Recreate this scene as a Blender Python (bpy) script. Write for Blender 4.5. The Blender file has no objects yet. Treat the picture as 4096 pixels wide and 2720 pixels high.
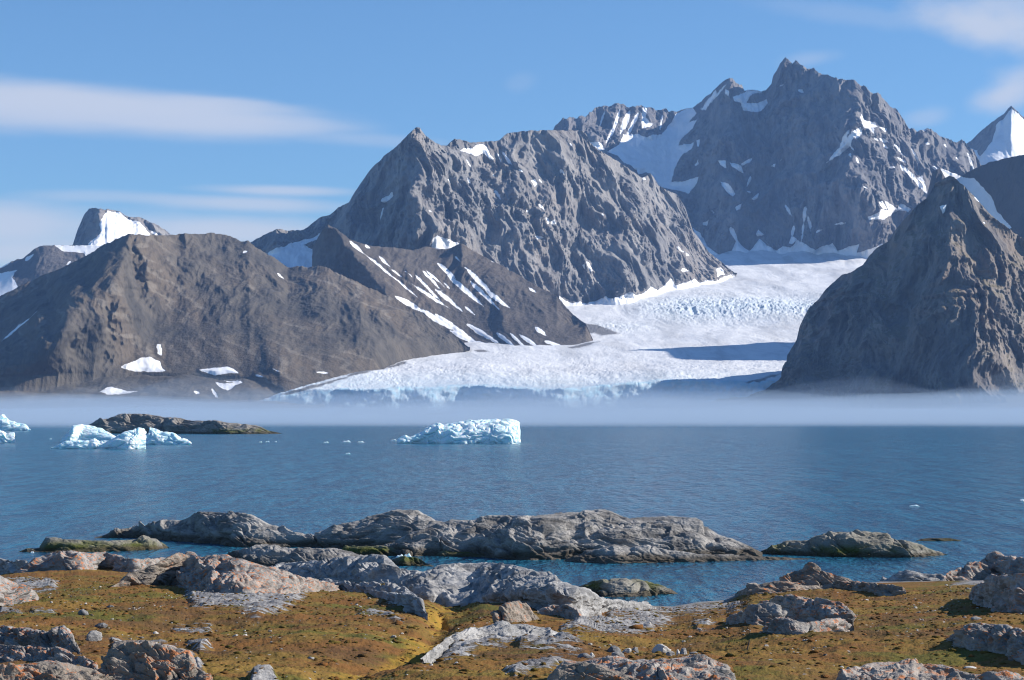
import bpy, bmesh, math, random
import numpy as np

# ------------------------------------------------------------------ camera, sky, sun
F, HY, CX, H = 7644.0, 1648.0, 2048.0, 12.0      # focal length and horizon (photo pixels), eye height (m)
SUN_AZ, SUN_EL = math.radians(83), math.radians(30)
scene = bpy.context.scene
scene.view_settings.view_transform = 'Standard'
scene.view_settings.look = 'None'
scene.view_settings.gamma = 1
scene.view_settings.exposure = 0.65
scene.render.engine = 'CYCLES'
scene.cycles.use_denoising = True
scene.cycles.denoiser = 'OPENIMAGEDENOISE'
scene.cycles.denoising_input_passes = 'RGB_ALBEDO_NORMAL'
scene.cycles.denoising_prefilter = 'ACCURATE'
scene.cycles.use_adaptive_sampling = False
scene.cycles.filter_width = 1.15
scene.cycles.max_bounces = 5
scene.cycles.diffuse_bounces = 2
scene.cycles.glossy_bounces = 2
scene.cycles.volume_bounces = 1
scene.cycles.transparent_max_bounces = 4
scene.cycles.sample_clamp_indirect = 4

cam = bpy.data.cameras.new('camera')
cam.sensor_width = 36
cam.lens = 36 * F / 4096
cam.shift_y = (HY - 1360) / 4096
cam.clip_start, cam.clip_end = 0.5, 40000
camo = bpy.data.objects.new('camera', cam)
camo.location = (0, 0, H)
camo.rotation_euler = (math.radians(90), 0, 0)
scene.collection.objects.link(camo)
scene.camera = camo

sun = bpy.data.lights.new('sun', 'SUN')
sun.energy = 5.0
sun.angle = math.radians(0.5)
sun.color = (1, 0.93, 0.83)
suno = bpy.data.objects.new('sun', sun)
scene.collection.objects.link(suno)
suno.rotation_euler = (math.pi / 2 - SUN_EL, 0, math.pi - SUN_AZ)
suno.location = (3000, 0, 2500)


def NT(tree):
    """tiny helper: n(type, inputs...) makes a node, links or sets its inputs"""
    def n(kind, *ins, **props):
        nd = tree.nodes.new(kind)
        for k, v in props.items():
            setattr(nd, k, v)
        for k, v in (ins[0] if ins else {}).items():
            s = nd.inputs[k]
            if hasattr(v, 'is_output'):
                tree.links.new(v, s)
            else:
                s.default_value = v
        return nd
    def m(op, a, b=0.0, c=None, clamp=False):
        nd = tree.nodes.new('ShaderNodeMath')
        nd.operation = op
        nd.use_clamp = clamp
        for i, v in enumerate((a, b) if c is None else (a, b, c)):
            if hasattr(v, 'is_output'):
                tree.links.new(v, nd.inputs[i])
            else:
                nd.inputs[i].default_value = v
        return nd.outputs[0]
    return n, m


def smooth(n, x, a, b, lo=0.0, hi=1.0):
    nd = n('ShaderNodeMapRange', {'Value': x, 'From Min': a, 'From Max': b, 'To Min': lo, 'To Max': hi},
           interpolation_type='SMOOTHSTEP')
    return nd.outputs[0]


def mixc(n, f, a, b, blend='MIX'):
    nd = n('ShaderNodeMix', data_type='RGBA', blend_type=blend)
    t = nd.id_data
    for k, v in ((0, f), (6, a), (7, b)):
        if hasattr(v, 'is_output'):
            t.links.new(v, nd.inputs[k])
        else:
            nd.inputs[k].default_value = (*v, 1) if isinstance(v, tuple) and len(v) == 3 else v
    return nd.outputs[2]


world = bpy.data.worlds.new('World')
scene.world = world
world.use_nodes = True
wt = world.node_tree
wt.nodes.clear()
n, m = NT(wt)
sky = n('ShaderNodeTexSky', sky_type='NISHITA', sun_disc=False, sun_elevation=SUN_EL, sun_rotation=SUN_AZ,
        altitude=0, air_density=1.0, dust_density=0.0, ozone_density=4.0)
tc = n('ShaderNodeTexCoord')
sep = n('ShaderNodeSeparateXYZ', {0: tc.outputs['Generated']})
yy = m('MAXIMUM', sep.outputs[1], 0.05)
du = m('DIVIDE', sep.outputs[0], yy)
dv = m('DIVIDE', sep.outputs[2], yy)
comb = n('ShaderNodeCombineXYZ', {0: du, 1: m('MULTIPLY', dv, 5.0), 2: 0.0})
nz = n('ShaderNodeTexNoise', {'Vector': comb.outputs[0], 'Scale': 9.0, 'Detail': 6.0, 'Roughness': 0.55})
comb2 = n('ShaderNodeCombineXYZ', {0: m('MULTIPLY', du, 1.0), 1: m('MULTIPLY', dv, 1.6), 2: 3.0})
nz2 = n('ShaderNodeTexNoise', {'Vector': comb2.outputs[0], 'Scale': 34.0, 'Detail': 5.0, 'Roughness': 0.5})
total = None
# soft thin clouds: azimuth/elevation of centre, half sizes, tilt, strength, wispy?
for (px, py, a, b, rot, s, wisp) in [
    (250, 400, 1000, 95, 3.5, 1.0, 0), (560, 475, 1150, 100, 2.0, .9, 0), (1050, 500, 620, 50, 1.0, .5, 0),
    (-100, 430, 700, 140, 0, .7, 0), (900, 415, 480, 34, 5, .55, 0),
    (1130, 762, 420, 30, 1.5, .75, 0), (1000, 815, 560, 42, 2.0, .75, 0), (380, 785, 420, 34, 1, .4, 0),
    (-100, 960, 1700, 190, 1, .5, 0), (0, 890, 560, 120, 2, .85, 0), (900, 925, 680, 75, 1, .9, 0), (100, 1010, 760, 70, 0, .8, 0),
    (3960, 110, 440, 120, 15, .9, 1), (4120, 60, 340, 160, 20, .6, 1), (4010, 380, 160, 90, -15, .9, 1),
    (4090, 330, 160, 90, 0, .6, 1),
    (3700, 470, 130, 55, -10, .35, 1), (2080, 330, 80, 50, -20, .12, 1), (3240, 235, 150, 45, -8, .3, 1),
    (3420, 60, 600, 60, 8, .18, 1), (1500, 560, 420, 40, 3, .3, 0),
]:
    u0, v0 = (px - CX) / F, (HY - py) / F
    c, sn = math.cos(math.radians(rot)), math.sin(math.radians(rot))
    x = m('SUBTRACT', du, u0)
    y = m('SUBTRACT', dv, v0)
    wob = m('MULTIPLY', m('SUBTRACT', (nz2 if wisp else nz).outputs[0], 0.5), 0.9 if wisp else 0.75)
    xr = m('MULTIPLY', m('SUBTRACT', m('MULTIPLY', x, c), m('MULTIPLY', y, sn)), F / a)
    yr = m('MULTIPLY', m('ADD', m('MULTIPLY', x, sn), m('MULTIPLY', y, c)), F / b)
    r = m('SQRT', m('ADD', m('MULTIPLY', xr, xr), m('MULTIPLY', yr, yr)))
    r = m('ADD', r, wob)
    g = smooth(n, r, 1.05, 0.15, 0.0, s)
    total = g if total is None else m('SUBTRACT', m('ADD', total, g), m('MULTIPLY', total, g))
front = smooth(n, sep.outputs[1], 0.3, 0.6)
fac = m('MULTIPLY', m('MULTIPLY', total, front), 0.88, clamp=True)
skyc = mixc(n, 1.0, sky.outputs[0], (0.76, 1.0, 1.17), 'MULTIPLY')
bg1 = n('ShaderNodeBackground', {'Color': skyc, 'Strength': 0.072})
bg2 = n('ShaderNodeBackground', {'Color': (0.62, 0.64, 0.69, 1), 'Strength': 0.72})
mx = n('ShaderNodeMixShader', {0: fac, 1: bg1.outputs[0], 2: bg2.outputs[0]})
n('ShaderNodeOutputWorld', {0: mx.outputs[0]})

# ------------------------------------------------------------------ noise in numpy
_r = np.random.RandomState(7)
PERM = np.concatenate([_r.permutation(256)] * 3).astype(np.int32)
_g = _r.normal(size=(256, 3))
GRAD = (_g / np.linalg.norm(_g, axis=1)[:, None]).astype(np.float32)


def perlin(p):
    p = p.astype(np.float32)
    sh = p.shape[:-1]
    p = p.reshape(-1, 3)
    i = np.floor(p).astype(np.int32)
    f = p - i
    i &= 255
    w = f * f * f * (f * (f * 6 - 15) + 10)
    out = 0
    for a in (0, 1):
        wa = w[:, 0] if a else 1 - w[:, 0]
        pa = PERM[i[:, 0] + a]
        for b in (0, 1):
            wb = w[:, 1] if b else 1 - w[:, 1]
            pb = PERM[pa + i[:, 1] + b]
            for c in (0, 1):
                wc = w[:, 2] if c else 1 - w[:, 2]
                g = GRAD[PERM[pb + i[:, 2] + c] & 255]
                d = g[:, 0] * (f[:, 0] - a) + g[:, 1] * (f[:, 1] - b) + g[:, 2] * (f[:, 2] - c)
                out = out + wa * wb * wc * d
    return (out * 1.6).reshape(sh)


def fbm(p, octv=4, gain=0.5, lac=2.03):
    s, a = 0, 1.0
    for k in range(octv):
        s = s + a * perlin(p + 17.3 * k)
        p = p * lac
        a *= gain
    return s


def ridged(p, octv=4, gain=0.5, lac=2.07):
    s, a = 0, 1.0
    for k in range(octv):
        s = s + a * (1 - 2 * np.abs(perlin(p + 11.7 * k)))
        p = p * lac
        a *= gain
    return s


def V3(x, y, z):
    return np.stack([x, y, z], -1)


# ------------------------------------------------------------------ mesh helpers
def tag(o, label, cat=None, group=None, kind=None):
    o['label'] = label
    if cat:
        o['category'] = cat
    if group:
        o['group'] = group
    if kind:
        o['kind'] = kind
    return o


def grid_mesh(name, P, mat, attrs=None, parent=None):
    nr, nc = P.shape[:2]
    idx = np.arange(nr * nc, dtype=np.int32).reshape(nr, nc)
    q = np.stack([idx[:-1, :-1], idx[:-1, 1:], idx[1:, 1:], idx[1:, :-1]], -1).reshape(-1, 4)
    org = P.reshape(-1, 3).mean(0)
    me = bpy.data.meshes.new(name)
    me.vertices.add(nr * nc)
    me.vertices.foreach_set('co', (P.reshape(-1, 3) - org).astype(np.float32).ravel())
    me.loops.add(q.size)
    me.loops.foreach_set('vertex_index', q.ravel())
    me.polygons.add(len(q))
    me.polygons.foreach_set('loop_start', np.arange(0, q.size, 4, dtype=np.int32))
    me.polygons.foreach_set('use_smooth', np.ones(len(q), dtype=bool))
    me.update(calc_edges=True)
    me.validate()
    for k, v in (attrs or {}).items():
        at = me.attributes.new(k, 'FLOAT', 'POINT')
        at.data.foreach_set('value', np.broadcast_to(v, (nr, nc)).astype(np.float32).ravel())
    me.materials.append(mat)
    o = bpy.data.objects.new(name, me)
    o.location = [float(v) for v in org]
    scene.collection.objects.link(o)
    if parent:
        o.parent = parent
    return o


def normals(P):
    a = np.gradient(P, axis=1)
    b = np.gradient(P, axis=0)
    nn = np.cross(a, b)
    return nn / (np.linalg.norm(nn, axis=-1, keepdims=True) + 1e-9)


def pl(poly, x):
    p = np.array(poly, dtype=float)
    return np.interp(x, p[:, 0], p[:, 1])


def at(vx, vy, Y):
    return V3((vx - CX) / F * Y, Y + 0 * vx, H + (HY - vy) / F * Y)


def seg_dist(px, py, poly, closed=False):
    """distance to a polyline and signed side (positive: right of the line drawn downwards)"""
    pts = np.array(poly, dtype=float)
    n_ = len(pts)
    best = np.full(px.shape, 1e9)
    side = np.zeros(px.shape)
    par = np.zeros(px.shape)
    for k in range(n_ if closed else n_ - 1):
        a, b = pts[k], pts[(k + 1) % n_]
        d = b - a
        L = d @ d + 1e-9
        t = np.clip(((px - a[0]) * d[0] + (py - a[1]) * d[1]) / L, 0, 1)
        dx, dy = px - a[0] - t * d[0], py - a[1] - t * d[1]
        dd = np.hypot(dx, dy)
        w = dd < best
        best = np.where(w, dd, best)
        side = np.where(w, d[1] * dx - d[0] * dy, side)
        par = np.where(w, (k + t) / max(1, n_ - 1), par)
    return best, np.sign(side), par


def poly_sd(px, py, polys, lim=40):
    """signed distance (photo pixels, + inside) to a set of polygons"""
    out = np.full(px.shape, -float(lim))
    for poly in polys:
        pts = np.array(poly, dtype=float)
        lo, hi = pts.min(0) - lim, pts.max(0) + lim
        sel = (px > lo[0]) & (px < hi[0]) & (py > lo[1]) & (py < hi[1])
        if not sel.any():
            continue
        x, y = px[sel], py[sel]
        ins = np.zeros(x.shape, bool)
        for k in range(len(pts)):
            (x1, y1), (x2, y2) = pts[k], pts[(k + 1) % len(pts)]
            if y1 == y2:
                continue
            c = ((y1 > y) != (y2 > y)) & (x < (x2 - x1) * (y - y1) / (y2 - y1) + x1)
            ins ^= c
        d, _, _ = seg_dist(x, y, poly, True)
        out[sel] = np.maximum(out[sel], np.where(ins, np.minimum(d, lim), -d))
    return out


def streak(x0, y0, x1, y1, w):
    """a long thin patch between two points"""
    dx, dy = x1 - x0, y1 - y0
    L = math.hypot(dx, dy)
    nx, ny = -dy / L * w * .8, dx / L * w * .8
    q = [(0, .15), (.15, .8), (.4, 1), (.7, .8), (1, .1)]
    return [(x0 + dx * t + nx * s, y0 + dy * t + ny * s) for t, s in q] + \
           [(x0 + dx * t - nx * s, y0 + dy * t - ny * s) for t, s in reversed(q)]


def extend(poly, e=500):
    p = [np.array(q, float) for q in poly]
    a, b = p[0] - p[1], p[-1] - p[-2]
    a, b = a / np.linalg.norm(a), b / np.linalg.norm(b)
    return [p[0] + a * e] + p + [p[-1] + b * e]


def face_grid(top, base, step, rstep, back_rows, skirt_rows=2):
    x0, x1 = top[0][0], top[-1][0]
    nc = int((x1 - x0) / step) + 1
    xs = np.linspace(x0, x1, nc)
    vt, vb = pl(top, xs), pl(base, xs)
    nr = max(8, int(np.max(vb - vt) / rstep) + 1)
    t = np.linspace(0, 1, nr)[:, None]
    return xs, vt, vb, t


def mountain(name, label, top, base, Yt, Yb, mat, spurs=(), snow=(), step=2.6, rstep=2.4, back=900,
             drop=None, prof=1.0, style='crag', amp=1.0, lam=70.0, seed=0, shear=0.0, noise_fade=0.0, extra=None, jagged=1.0, ledge=0.0):
    xs, vt, vb, t = face_grid(top, base, step, rstep, 12)
    T = np.broadcast_to(t, (t.shape[0], xs.size))
    vx = np.broadcast_to(xs, T.shape)
    vy = vb + (vt - vb) * T
    yt = pl(Yt, xs) if not np.isscalar(Yt) else Yt + 0 * xs
    yb = pl(Yb, xs) if not np.isscalar(Yb) else Yb + 0 * xs
    kw = np.hanning(int(170 / step) | 1)
    kw /= kw.sum()
    pad = len(kw) // 2
    yt, yb = [np.convolve(np.pad(v, pad, mode='reflect', reflect_type='odd'), kw, mode='valid') for v in (yt, yb)]
    Y = yb + (yt - yb) * T ** prof
    if spurs:
        q3 = V3(vx / 130, vy / 170, 0 * vx + seed)
        wx = vx + fbm(q3, 4, .55) * 42
    for s in spurs:                                    # polyline, width left, width right, amount
        d, sd, par = seg_dist(wx, vy, extend(s[0]))
        w = np.where(sd < 0, s[1], s[2])
        rr = .16 * w
        k = np.clip(1 - (np.sqrt(d * d + rr * rr) - rr) / w, 0, 1)
        k = k * (0.35 + 0.65 * k)
        Y = Y - s[3] * k * (0.35 + 0.65 * np.clip(T * 2.5, 0, 1))
    P = at(vx, vy, Y)
    # a skirt below and the far side behind
    sk = []
    for q in (3, 2, 1):
        r = P[0].copy()
        r[:, 1] -= 12 * q
        r[:, 2] -= 22 * q
        sk.append(r)
    bk = []
    zt = P[-1][:, 2]
    zb = P[0][:, 2]
    dr = np.maximum(zt - zb, 5)
    nb = 26
    for q in range(1, nb + 1):
        r = P[-1].copy()
        s_ = (q / nb) ** 1.5
        r[:, 1] += back * s_
        r[:, 0] *= r[:, 1] / P[-1][:, 1]
        r[:, 2] = zt - dr * min(1.0, s_ * 1.05)
        bk.append(r)
    P = np.concatenate([np.array(sk), P, np.array(bk)], 0)
    VX = np.concatenate([np.repeat(vx[:1], 3, 0), vx, np.repeat(vx[-1:], nb, 0)], 0)
    VY = np.concatenate([np.repeat(vy[:1] + 8, 3, 0), vy, np.repeat(vy[-1:] - 1, nb, 0)], 0)
    TT = np.concatenate([np.zeros((3, xs.size)), T, np.ones((nb, xs.size))], 0)
    N = normals(P)
    sd = poly_sd(VX, VY, snow) if snow else np.full(VX.shape, -40.0)
    rock = 1 - 0.8 * np.clip((sd + 14) / 30, 0, 1)
    so = seed * 31.7
    X, Yw, Z = P[..., 0], P[..., 1], P[..., 2]
    Xs = X + shear * Z
    warp = fbm(V3(X, Yw, Z) / (lam * 4) + so, 2) * lam * 1.1
    if style == 'crag':
        g = ridged(V3((Xs + warp) / (lam * 1.7), Yw / (lam * 3), Z / (lam * 5)) + so, 3, .55)
        d = ridged(V3((Xs + warp * .5) / (lam * .75), Yw / (lam * 2), Z / (lam * 4)) + so + 5, 4, .55)
        e = ridged(V3((Xs + warp * .3) / (lam * .32), Yw / lam, Z / (lam * 1.9)) + so + 8, 3, .6)
        f = fbm(V3(X, Yw, Z * .7) / (lam * .22) + so, 4, .62)
        g2 = ridged(V3((Xs + warp) / (lam * 4.5), Yw / (lam * 8), Z / (lam * 11)) + so + 2, 3, .5)
        am = np.clip(.85 + 1.1 * fbm(V3(X, Yw, Z) / (lam * 3) + so + 6, 2), .3, 1.5)
        disp = amp * lam * (1.2 * g2 + .45 * g + am * (.31 * d + .13 * e + .085 * f))
    else:
        g = ridged(V3((Xs + warp) / (lam * 2.2), Yw / (lam * 5), Z / (lam * 9)) + so, 3, .5)
        d = ridged(V3((Xs + warp * .6) / (lam * .8), Yw / (lam * 2), Z / (lam * 2.5)) + so + 3, 3, .5)
        f = fbm(V3(X, Yw, Z) / (lam * .3) + so, 4, .6)
        up = np.clip(TT * 1.5, .12, 1)
        e = ridged(V3((Xs + warp * .3) / (lam * .36), Yw / (lam * 2), Z / (lam * 1.8)) + so + 9, 3, .6)
        disp = amp * lam * up * (.44 * g + .15 * d * up + .05 * e + .035 * f)
    if noise_fade:
        disp = disp * (1 - noise_fade * np.clip(1 - TT * 3, 0, 1))
    if ledge:
        zz = (Z + .12 * X) / 46 + 1.6 * fbm(V3(X / 260, Yw / 400, Z / 200) + so, 3)
        q = zz - np.floor(zz)
        mk = np.clip(.5 + 1.5 * fbm(V3(X / 150, Yw / 300, Z / 110) + so + 4, 2), 0, 1)
        disp = disp - ledge * mk * np.where(q < .75, q / .75, (1 - q) / .25)
    disp = disp - disp.mean()
    nb_ = np.ones(P.shape[:2])
    nb_[-nb:] = np.linspace(1, 0, nb)[:, None]
    D = -P + np.array([0, 0, H])
    D /= np.linalg.norm(D, axis=-1, keepdims=True)
    D = D * .8 + N * .2 * np.clip((1 - TT) * 6, 0, 1)[..., None]
    P = P + D * (disp * rock * nb_)[..., None]
    jag = ridged(V3(X / 34, 0 * X, 0 * X + so), 4, .6) * lam * .045 * jagged
    P[..., 2] += jag * np.clip((TT - .93) / .07, 0, 1) * rock
    if extra:
        P = extra(P, VX, VY, TT)
    o = grid_mesh(name, P, mat, {'snow': sd, 'up': TT})
    tag(o, label, 'mountain', kind='structure')
    return o


# ------------------------------------------------------------------ materials
def new_mat(name):
    mt = bpy.data.materials.new(name)
    mt.use_nodes = True
    mt.node_tree.nodes.clear()
    n, m = NT(mt.node_tree)
    return mt, n, m


def noise_tex(n, vec, scale, detail=4, rough=.55, **kw):
    return n('ShaderNodeTexNoise', {'Vector': vec, 'Scale': scale, 'Detail': float(detail), 'Roughness': rough, **kw}).outputs[0]


def geo_pos(n):
    return n('ShaderNodeNewGeometry').outputs['Position']


def scaled(n, vec, s, rot=(0, 0, 0)):
    return n('ShaderNodeMapping', {'Vector': vec, 'Scale': s, 'Rotation': rot}).outputs[0]


def finish(n, col, rough, bump=None, **kw):
    ins = {'Base Color': col, 'Roughness': rough}
    ins.update(kw)
    if bump is not None:
        ins['Normal'] = bump
    b = n('ShaderNodeBsdfPrincipled', ins)
    n('ShaderNodeOutputMaterial', {0: b.outputs[0]})
    return b


def mountain_mat(name, dark, light, warm, strata=0.0, sc=1.0, bump=.9, green=0.0, streaks=0):
    mt, n, m = new_mat(name)
    p = geo_pos(n)
    a = noise_tex(n, scaled(n, p, (1, 1, .35)), .012 * sc, 6, .65)
    b = noise_tex(n, p, .0035 * sc, 4, .5)
    c = noise_tex(n, scaled(n, p, (1.5, 1.5, .5)), .05 * sc, 5, .65)
    col = mixc(n, smooth(n, a, .35, .68), dark, light)
    col = mixc(n, smooth(n, b, .42, .68, 0, .8), col, warm)
    if streaks:
        s1 = noise_tex(n, scaled(n, p, (1, .35, .06 if streaks == 1 else .16)), .03, 6, .65)
        col = mixc(n, smooth(n, s1, .50, .68, 0, .7), col, light)
        col = mixc(n, smooth(n, s1, .48, .34, 0, .6), col, tuple(v * .72 for v in dark))
    if strata:
        st = n('ShaderNodeTexWave', {'Vector': scaled(n, p, (.15, .15, 1), (.12, .18, 0)), 'Scale': .028 * sc,
                                     'Distortion': 9.0, 'Detail': 4.0, 'Detail Scale': .6}).outputs[1]
        col = mixc(n, m('MULTIPLY', smooth(n, st, .72, .98), m('MULTIPLY', smooth(n, b, .5, .6), strata)), col,
                   (.30, .27, .23))
    col = mixc(n, smooth(n, c, .52, .75, 0, .55), col, tuple(v * .5 for v in dark))
    if green:
        sepz = n('ShaderNodeSeparateXYZ', {0: n('ShaderNodeNewGeometry').outputs['Normal']}).outputs[2]
        gm = m('MULTIPLY', smooth(n, sepz, .50, .78), smooth(n, a, .4, .6, 0, green))
        col = mixc(n, gm, col, (.115, .095, .035))
    sd = n('ShaderNodeAttribute', attribute_name='snow').outputs['Fac']
    k = m('ADD', sd, m('MULTIPLY', m('SUBTRACT', noise_tex(n, scaled(n, p, (1, 1, .45)), .03 * sc, 6, .65), .5), 17.0))
    sn = smooth(n, k, -1.2, 1.2)
    dirty = noise_tex(n, p, .012 * sc, 5, .6)
    col = mixc(n, sn, col, mixc(n, smooth(n, dirty, .45, .75, 0, .5), (.86, .87, .90), (.62, .62, .63)))
    hgt = m('ADD', m('MULTIPLY', a, 16.0), m('MULTIPLY', c, 9.0))
    hgt = m('MULTIPLY', hgt, m('SUBTRACT', 1.0, m('MULTIPLY', sn, .93)))
    bp = n('ShaderNodeBump', {'Height': hgt, 'Strength': bump, 'Distance': 1.0})
    finish(n, col, .9, bp.outputs[0], **{'Specular IOR Level': .2})
    return mt


M_CRAG = mountain_mat('grey_crag', (.135, .133, .138), (.295, .282, .27), (.25, .222, .20), streaks=2)
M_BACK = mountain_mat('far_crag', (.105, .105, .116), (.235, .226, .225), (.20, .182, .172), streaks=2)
M_SCREE = mountain_mat('brown_scree', (.062, .056, .048), (.108, .095, .078), (.128, .100, .072), strata=.28, sc=1.2, bump=.5, streaks=1)
M_STREAK = mountain_mat('dark_scree', (.072, .063, .056), (.112, .096, .082), (.128, .10, .076), strata=.2, sc=1.2, bump=.45, streaks=1)
M_RIGHT = mountain_mat('dark_crag', (.125, .115, .112), (.265, .235, .205), (.245, .19, .145), sc=1.4, bump=.9, green=.55)
M_DARK = mountain_mat('dark_slope', (.10, .096, .10), (.14, .13, .128), (.13, .115, .105), bump=.5)  # dark rock with little contrast in tone

# ------------------------------------------------------------------ glacier depth field, used by the mountains round it
GLY = [(900, 8300), (940, 8120), (1000, 7900), (1050, 7500), (1100, 7000), (1150, 6600), (1190, 6180), (1240, 5930),
       (1300, 5700), (1330, 5450), (1380, 5150), (1440, 4800), (1500, 4450), (1560, 4200), (1700, 4150)]


def yg(vy):
    return pl(GLY, vy)


def base_on_glacier(poly, off=0):
    return [(x, float(yg(y)) + off) for x, y in poly]


# far peaks first -------------------------------------------------------------------------
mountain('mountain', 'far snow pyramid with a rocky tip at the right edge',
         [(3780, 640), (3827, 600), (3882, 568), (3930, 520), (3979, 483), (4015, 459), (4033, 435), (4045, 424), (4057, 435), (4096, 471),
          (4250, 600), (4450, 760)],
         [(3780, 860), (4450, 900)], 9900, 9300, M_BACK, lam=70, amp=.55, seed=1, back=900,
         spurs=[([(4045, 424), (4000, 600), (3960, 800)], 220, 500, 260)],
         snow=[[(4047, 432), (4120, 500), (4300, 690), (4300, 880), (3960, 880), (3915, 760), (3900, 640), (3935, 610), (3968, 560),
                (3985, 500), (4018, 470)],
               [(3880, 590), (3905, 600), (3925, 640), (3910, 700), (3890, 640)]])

cirque = [(2494, 538), (2548, 538), (2585, 550), (2645, 538), (2669, 507), (2706, 453), (2772, 435), (2785, 453), (2754, 489),
          (2785, 477), (2772, 513), (2724, 562), (2712, 586), (2778, 568), (2766, 598), (2724, 629), (2700, 683), (2688, 732),
          (2742, 726), (2797, 707), (2785, 732), (2754, 774), (2700, 765), (2645, 750), (2621, 726), (2603, 695), (2585, 683),
          (2554, 695), (2548, 677), (2488, 647), (2470, 629), (2439, 616), (2427, 610), (2476, 580)]
back_snow = [cirque,
             [(2895, 1040), (2918, 1010), (2948, 950), (2965, 972), (3000, 1000), (3039, 950), (3075, 985), (3110, 1002), (3130, 985), (3160, 992), (3190, 962), (3220, 972),
              (3262, 1002), (3290, 985), (3330, 972), (3350, 1004), (3400, 985), (3440, 975), (3430, 1010), (3480, 995), (3530, 975), (3530, 1120), (2895, 1120)],
             [(2770, 912), (2800, 930), (2832, 985), (2890, 1035), (2960, 1050), (2960, 1100), (2880, 1090), (2830, 1020), (2790, 960)],
             [(2360, 570), (2400, 575), (2420, 600), (2400, 608), (2370, 590)],
             streak(2480, 440, 2440, 560, 9), streak(2520, 445, 2480, 540, 16), streak(2555, 450, 2500, 560, 10),
             [(2570, 430), (2590, 435), (2583, 470), (2598, 490), (2616, 495), (2600, 512), (2567, 518), (2566, 470)],
             streak(2420, 445, 2400, 500, 6), streak(2460, 500, 2420, 580, 7), streak(2650, 460, 2640, 520, 6),
             [(2800, 440), (2863, 362), (2868, 380), (2820, 440)], streak(2906, 338, 2850, 400, 5),
             [(2934, 385), (2978, 372), (2985, 365), (3063, 368), (3000, 385), (2990, 410), (3030, 415), (3066, 395), (3072, 412),
              (3045, 445), (3022, 452), (2975, 440), (2965, 412), (2940, 400)],
             [(2900, 355), (2915, 365), (2912, 385), (2898, 372)],
             [(3118, 345), (3146, 325), (3130, 345)], [(3190, 360), (3210, 358), (3215, 372), (3198, 370)],
             [(3445, 450), (3460, 480), (3500, 495), (3512, 510), (3495, 515), (3495, 540), (3480, 530), (3452, 510), (3438, 485)],
             [(3510, 508), (3545, 515), (3540, 532), (3520, 520)],
             streak(3440, 515, 3300, 655, 15), streak(3400, 520, 3350, 600, 12), streak(3445, 520, 3420, 560, 12),
             streak(3495, 552, 3512, 566, 6), streak(3515, 555, 3545, 572, 7), streak(3530, 575, 3548, 600, 7),
             [(3390, 565), (3408, 560), (3404, 580), (3418, 600), (3400, 590), (3388, 580)], streak(3395, 610, 3405, 632, 6),
             streak(3425, 628, 3435, 655, 6), streak(3570, 575, 3620, 628, 6), streak(3585, 632, 3625, 655, 5),
             streak(3598, 660, 3712, 775, 12), [(3670, 710), (3690, 700), (3706, 760), (3712, 775), (3690, 745)],
             streak(3560, 665, 3580, 672, 5), streak(3700, 572, 3722, 576, 6), streak(3690, 525, 3712, 520, 6),
             streak(3640, 590, 3680, 660, 5), streak(3775, 575, 3790, 590, 5), streak(3865, 610, 3900, 675, 6),
             streak(3820, 630, 3835, 642, 6), streak(3730, 660, 3755, 672, 6), streak(3450, 750, 3470, 760, 5),
             [(3508, 805), (3530, 803), (3548, 835), (3530, 840)],
             [(3474, 866), (3510, 850), (3522, 836), (3555, 840), (3532, 795), (3562, 812), (3590, 832), (3598, 812), (3640, 838),
              (3632, 850), (3600, 842), (3560, 862), (3530, 878), (3480, 878)],
             [(2868, 640), (2900, 640), (2905, 670), (2885, 665)], [(2880, 725), (2915, 740), (2940, 775), (2930, 790), (2905, 765)],
             [(2785, 560), (2800, 555), (2798, 590), (2790, 585)], [(2775, 660), (2800, 640), (2800, 660), (2782, 668)],
             [(2850, 840), (2868, 850), (2860, 862)], [(2812, 895), (2838, 885), (2830, 905), (2815, 905)],
             [(3080, 660), (3100, 648), (3095, 668)], [(2918, 645), (2965, 660), (2975, 690), (2955, 680), (2930, 665)],
             [(2960, 655), (3010, 635), (3000, 655), (2970, 662)], streak(3005, 700, 2990, 740, 7), streak(2990, 760, 3010, 765, 6),
             [(3010, 790), (3035, 760), (3030, 785), (3018, 795)], [(2942, 830), (2972, 808), (2960, 835), (2945, 842)],
             streak(3140, 818, 3170, 870, 7), streak(3225, 825, 3215, 890, 10), streak(3232, 860, 3245, 935, 6),
             streak(3215, 890, 3208, 965, 6), streak(3175, 905, 3168, 950, 8), [(3155, 975), (3165, 945), (3188, 960), (3170, 980)],
             streak(2925, 910, 2950, 970, 10), [(3025, 930), (3035, 912), (3055, 935), (3030, 940)],
             streak(3335, 898, 3390, 890, 6), streak(3265, 930, 3290, 918, 5), streak(3118, 640, 3130, 620, 0.1)]
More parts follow.
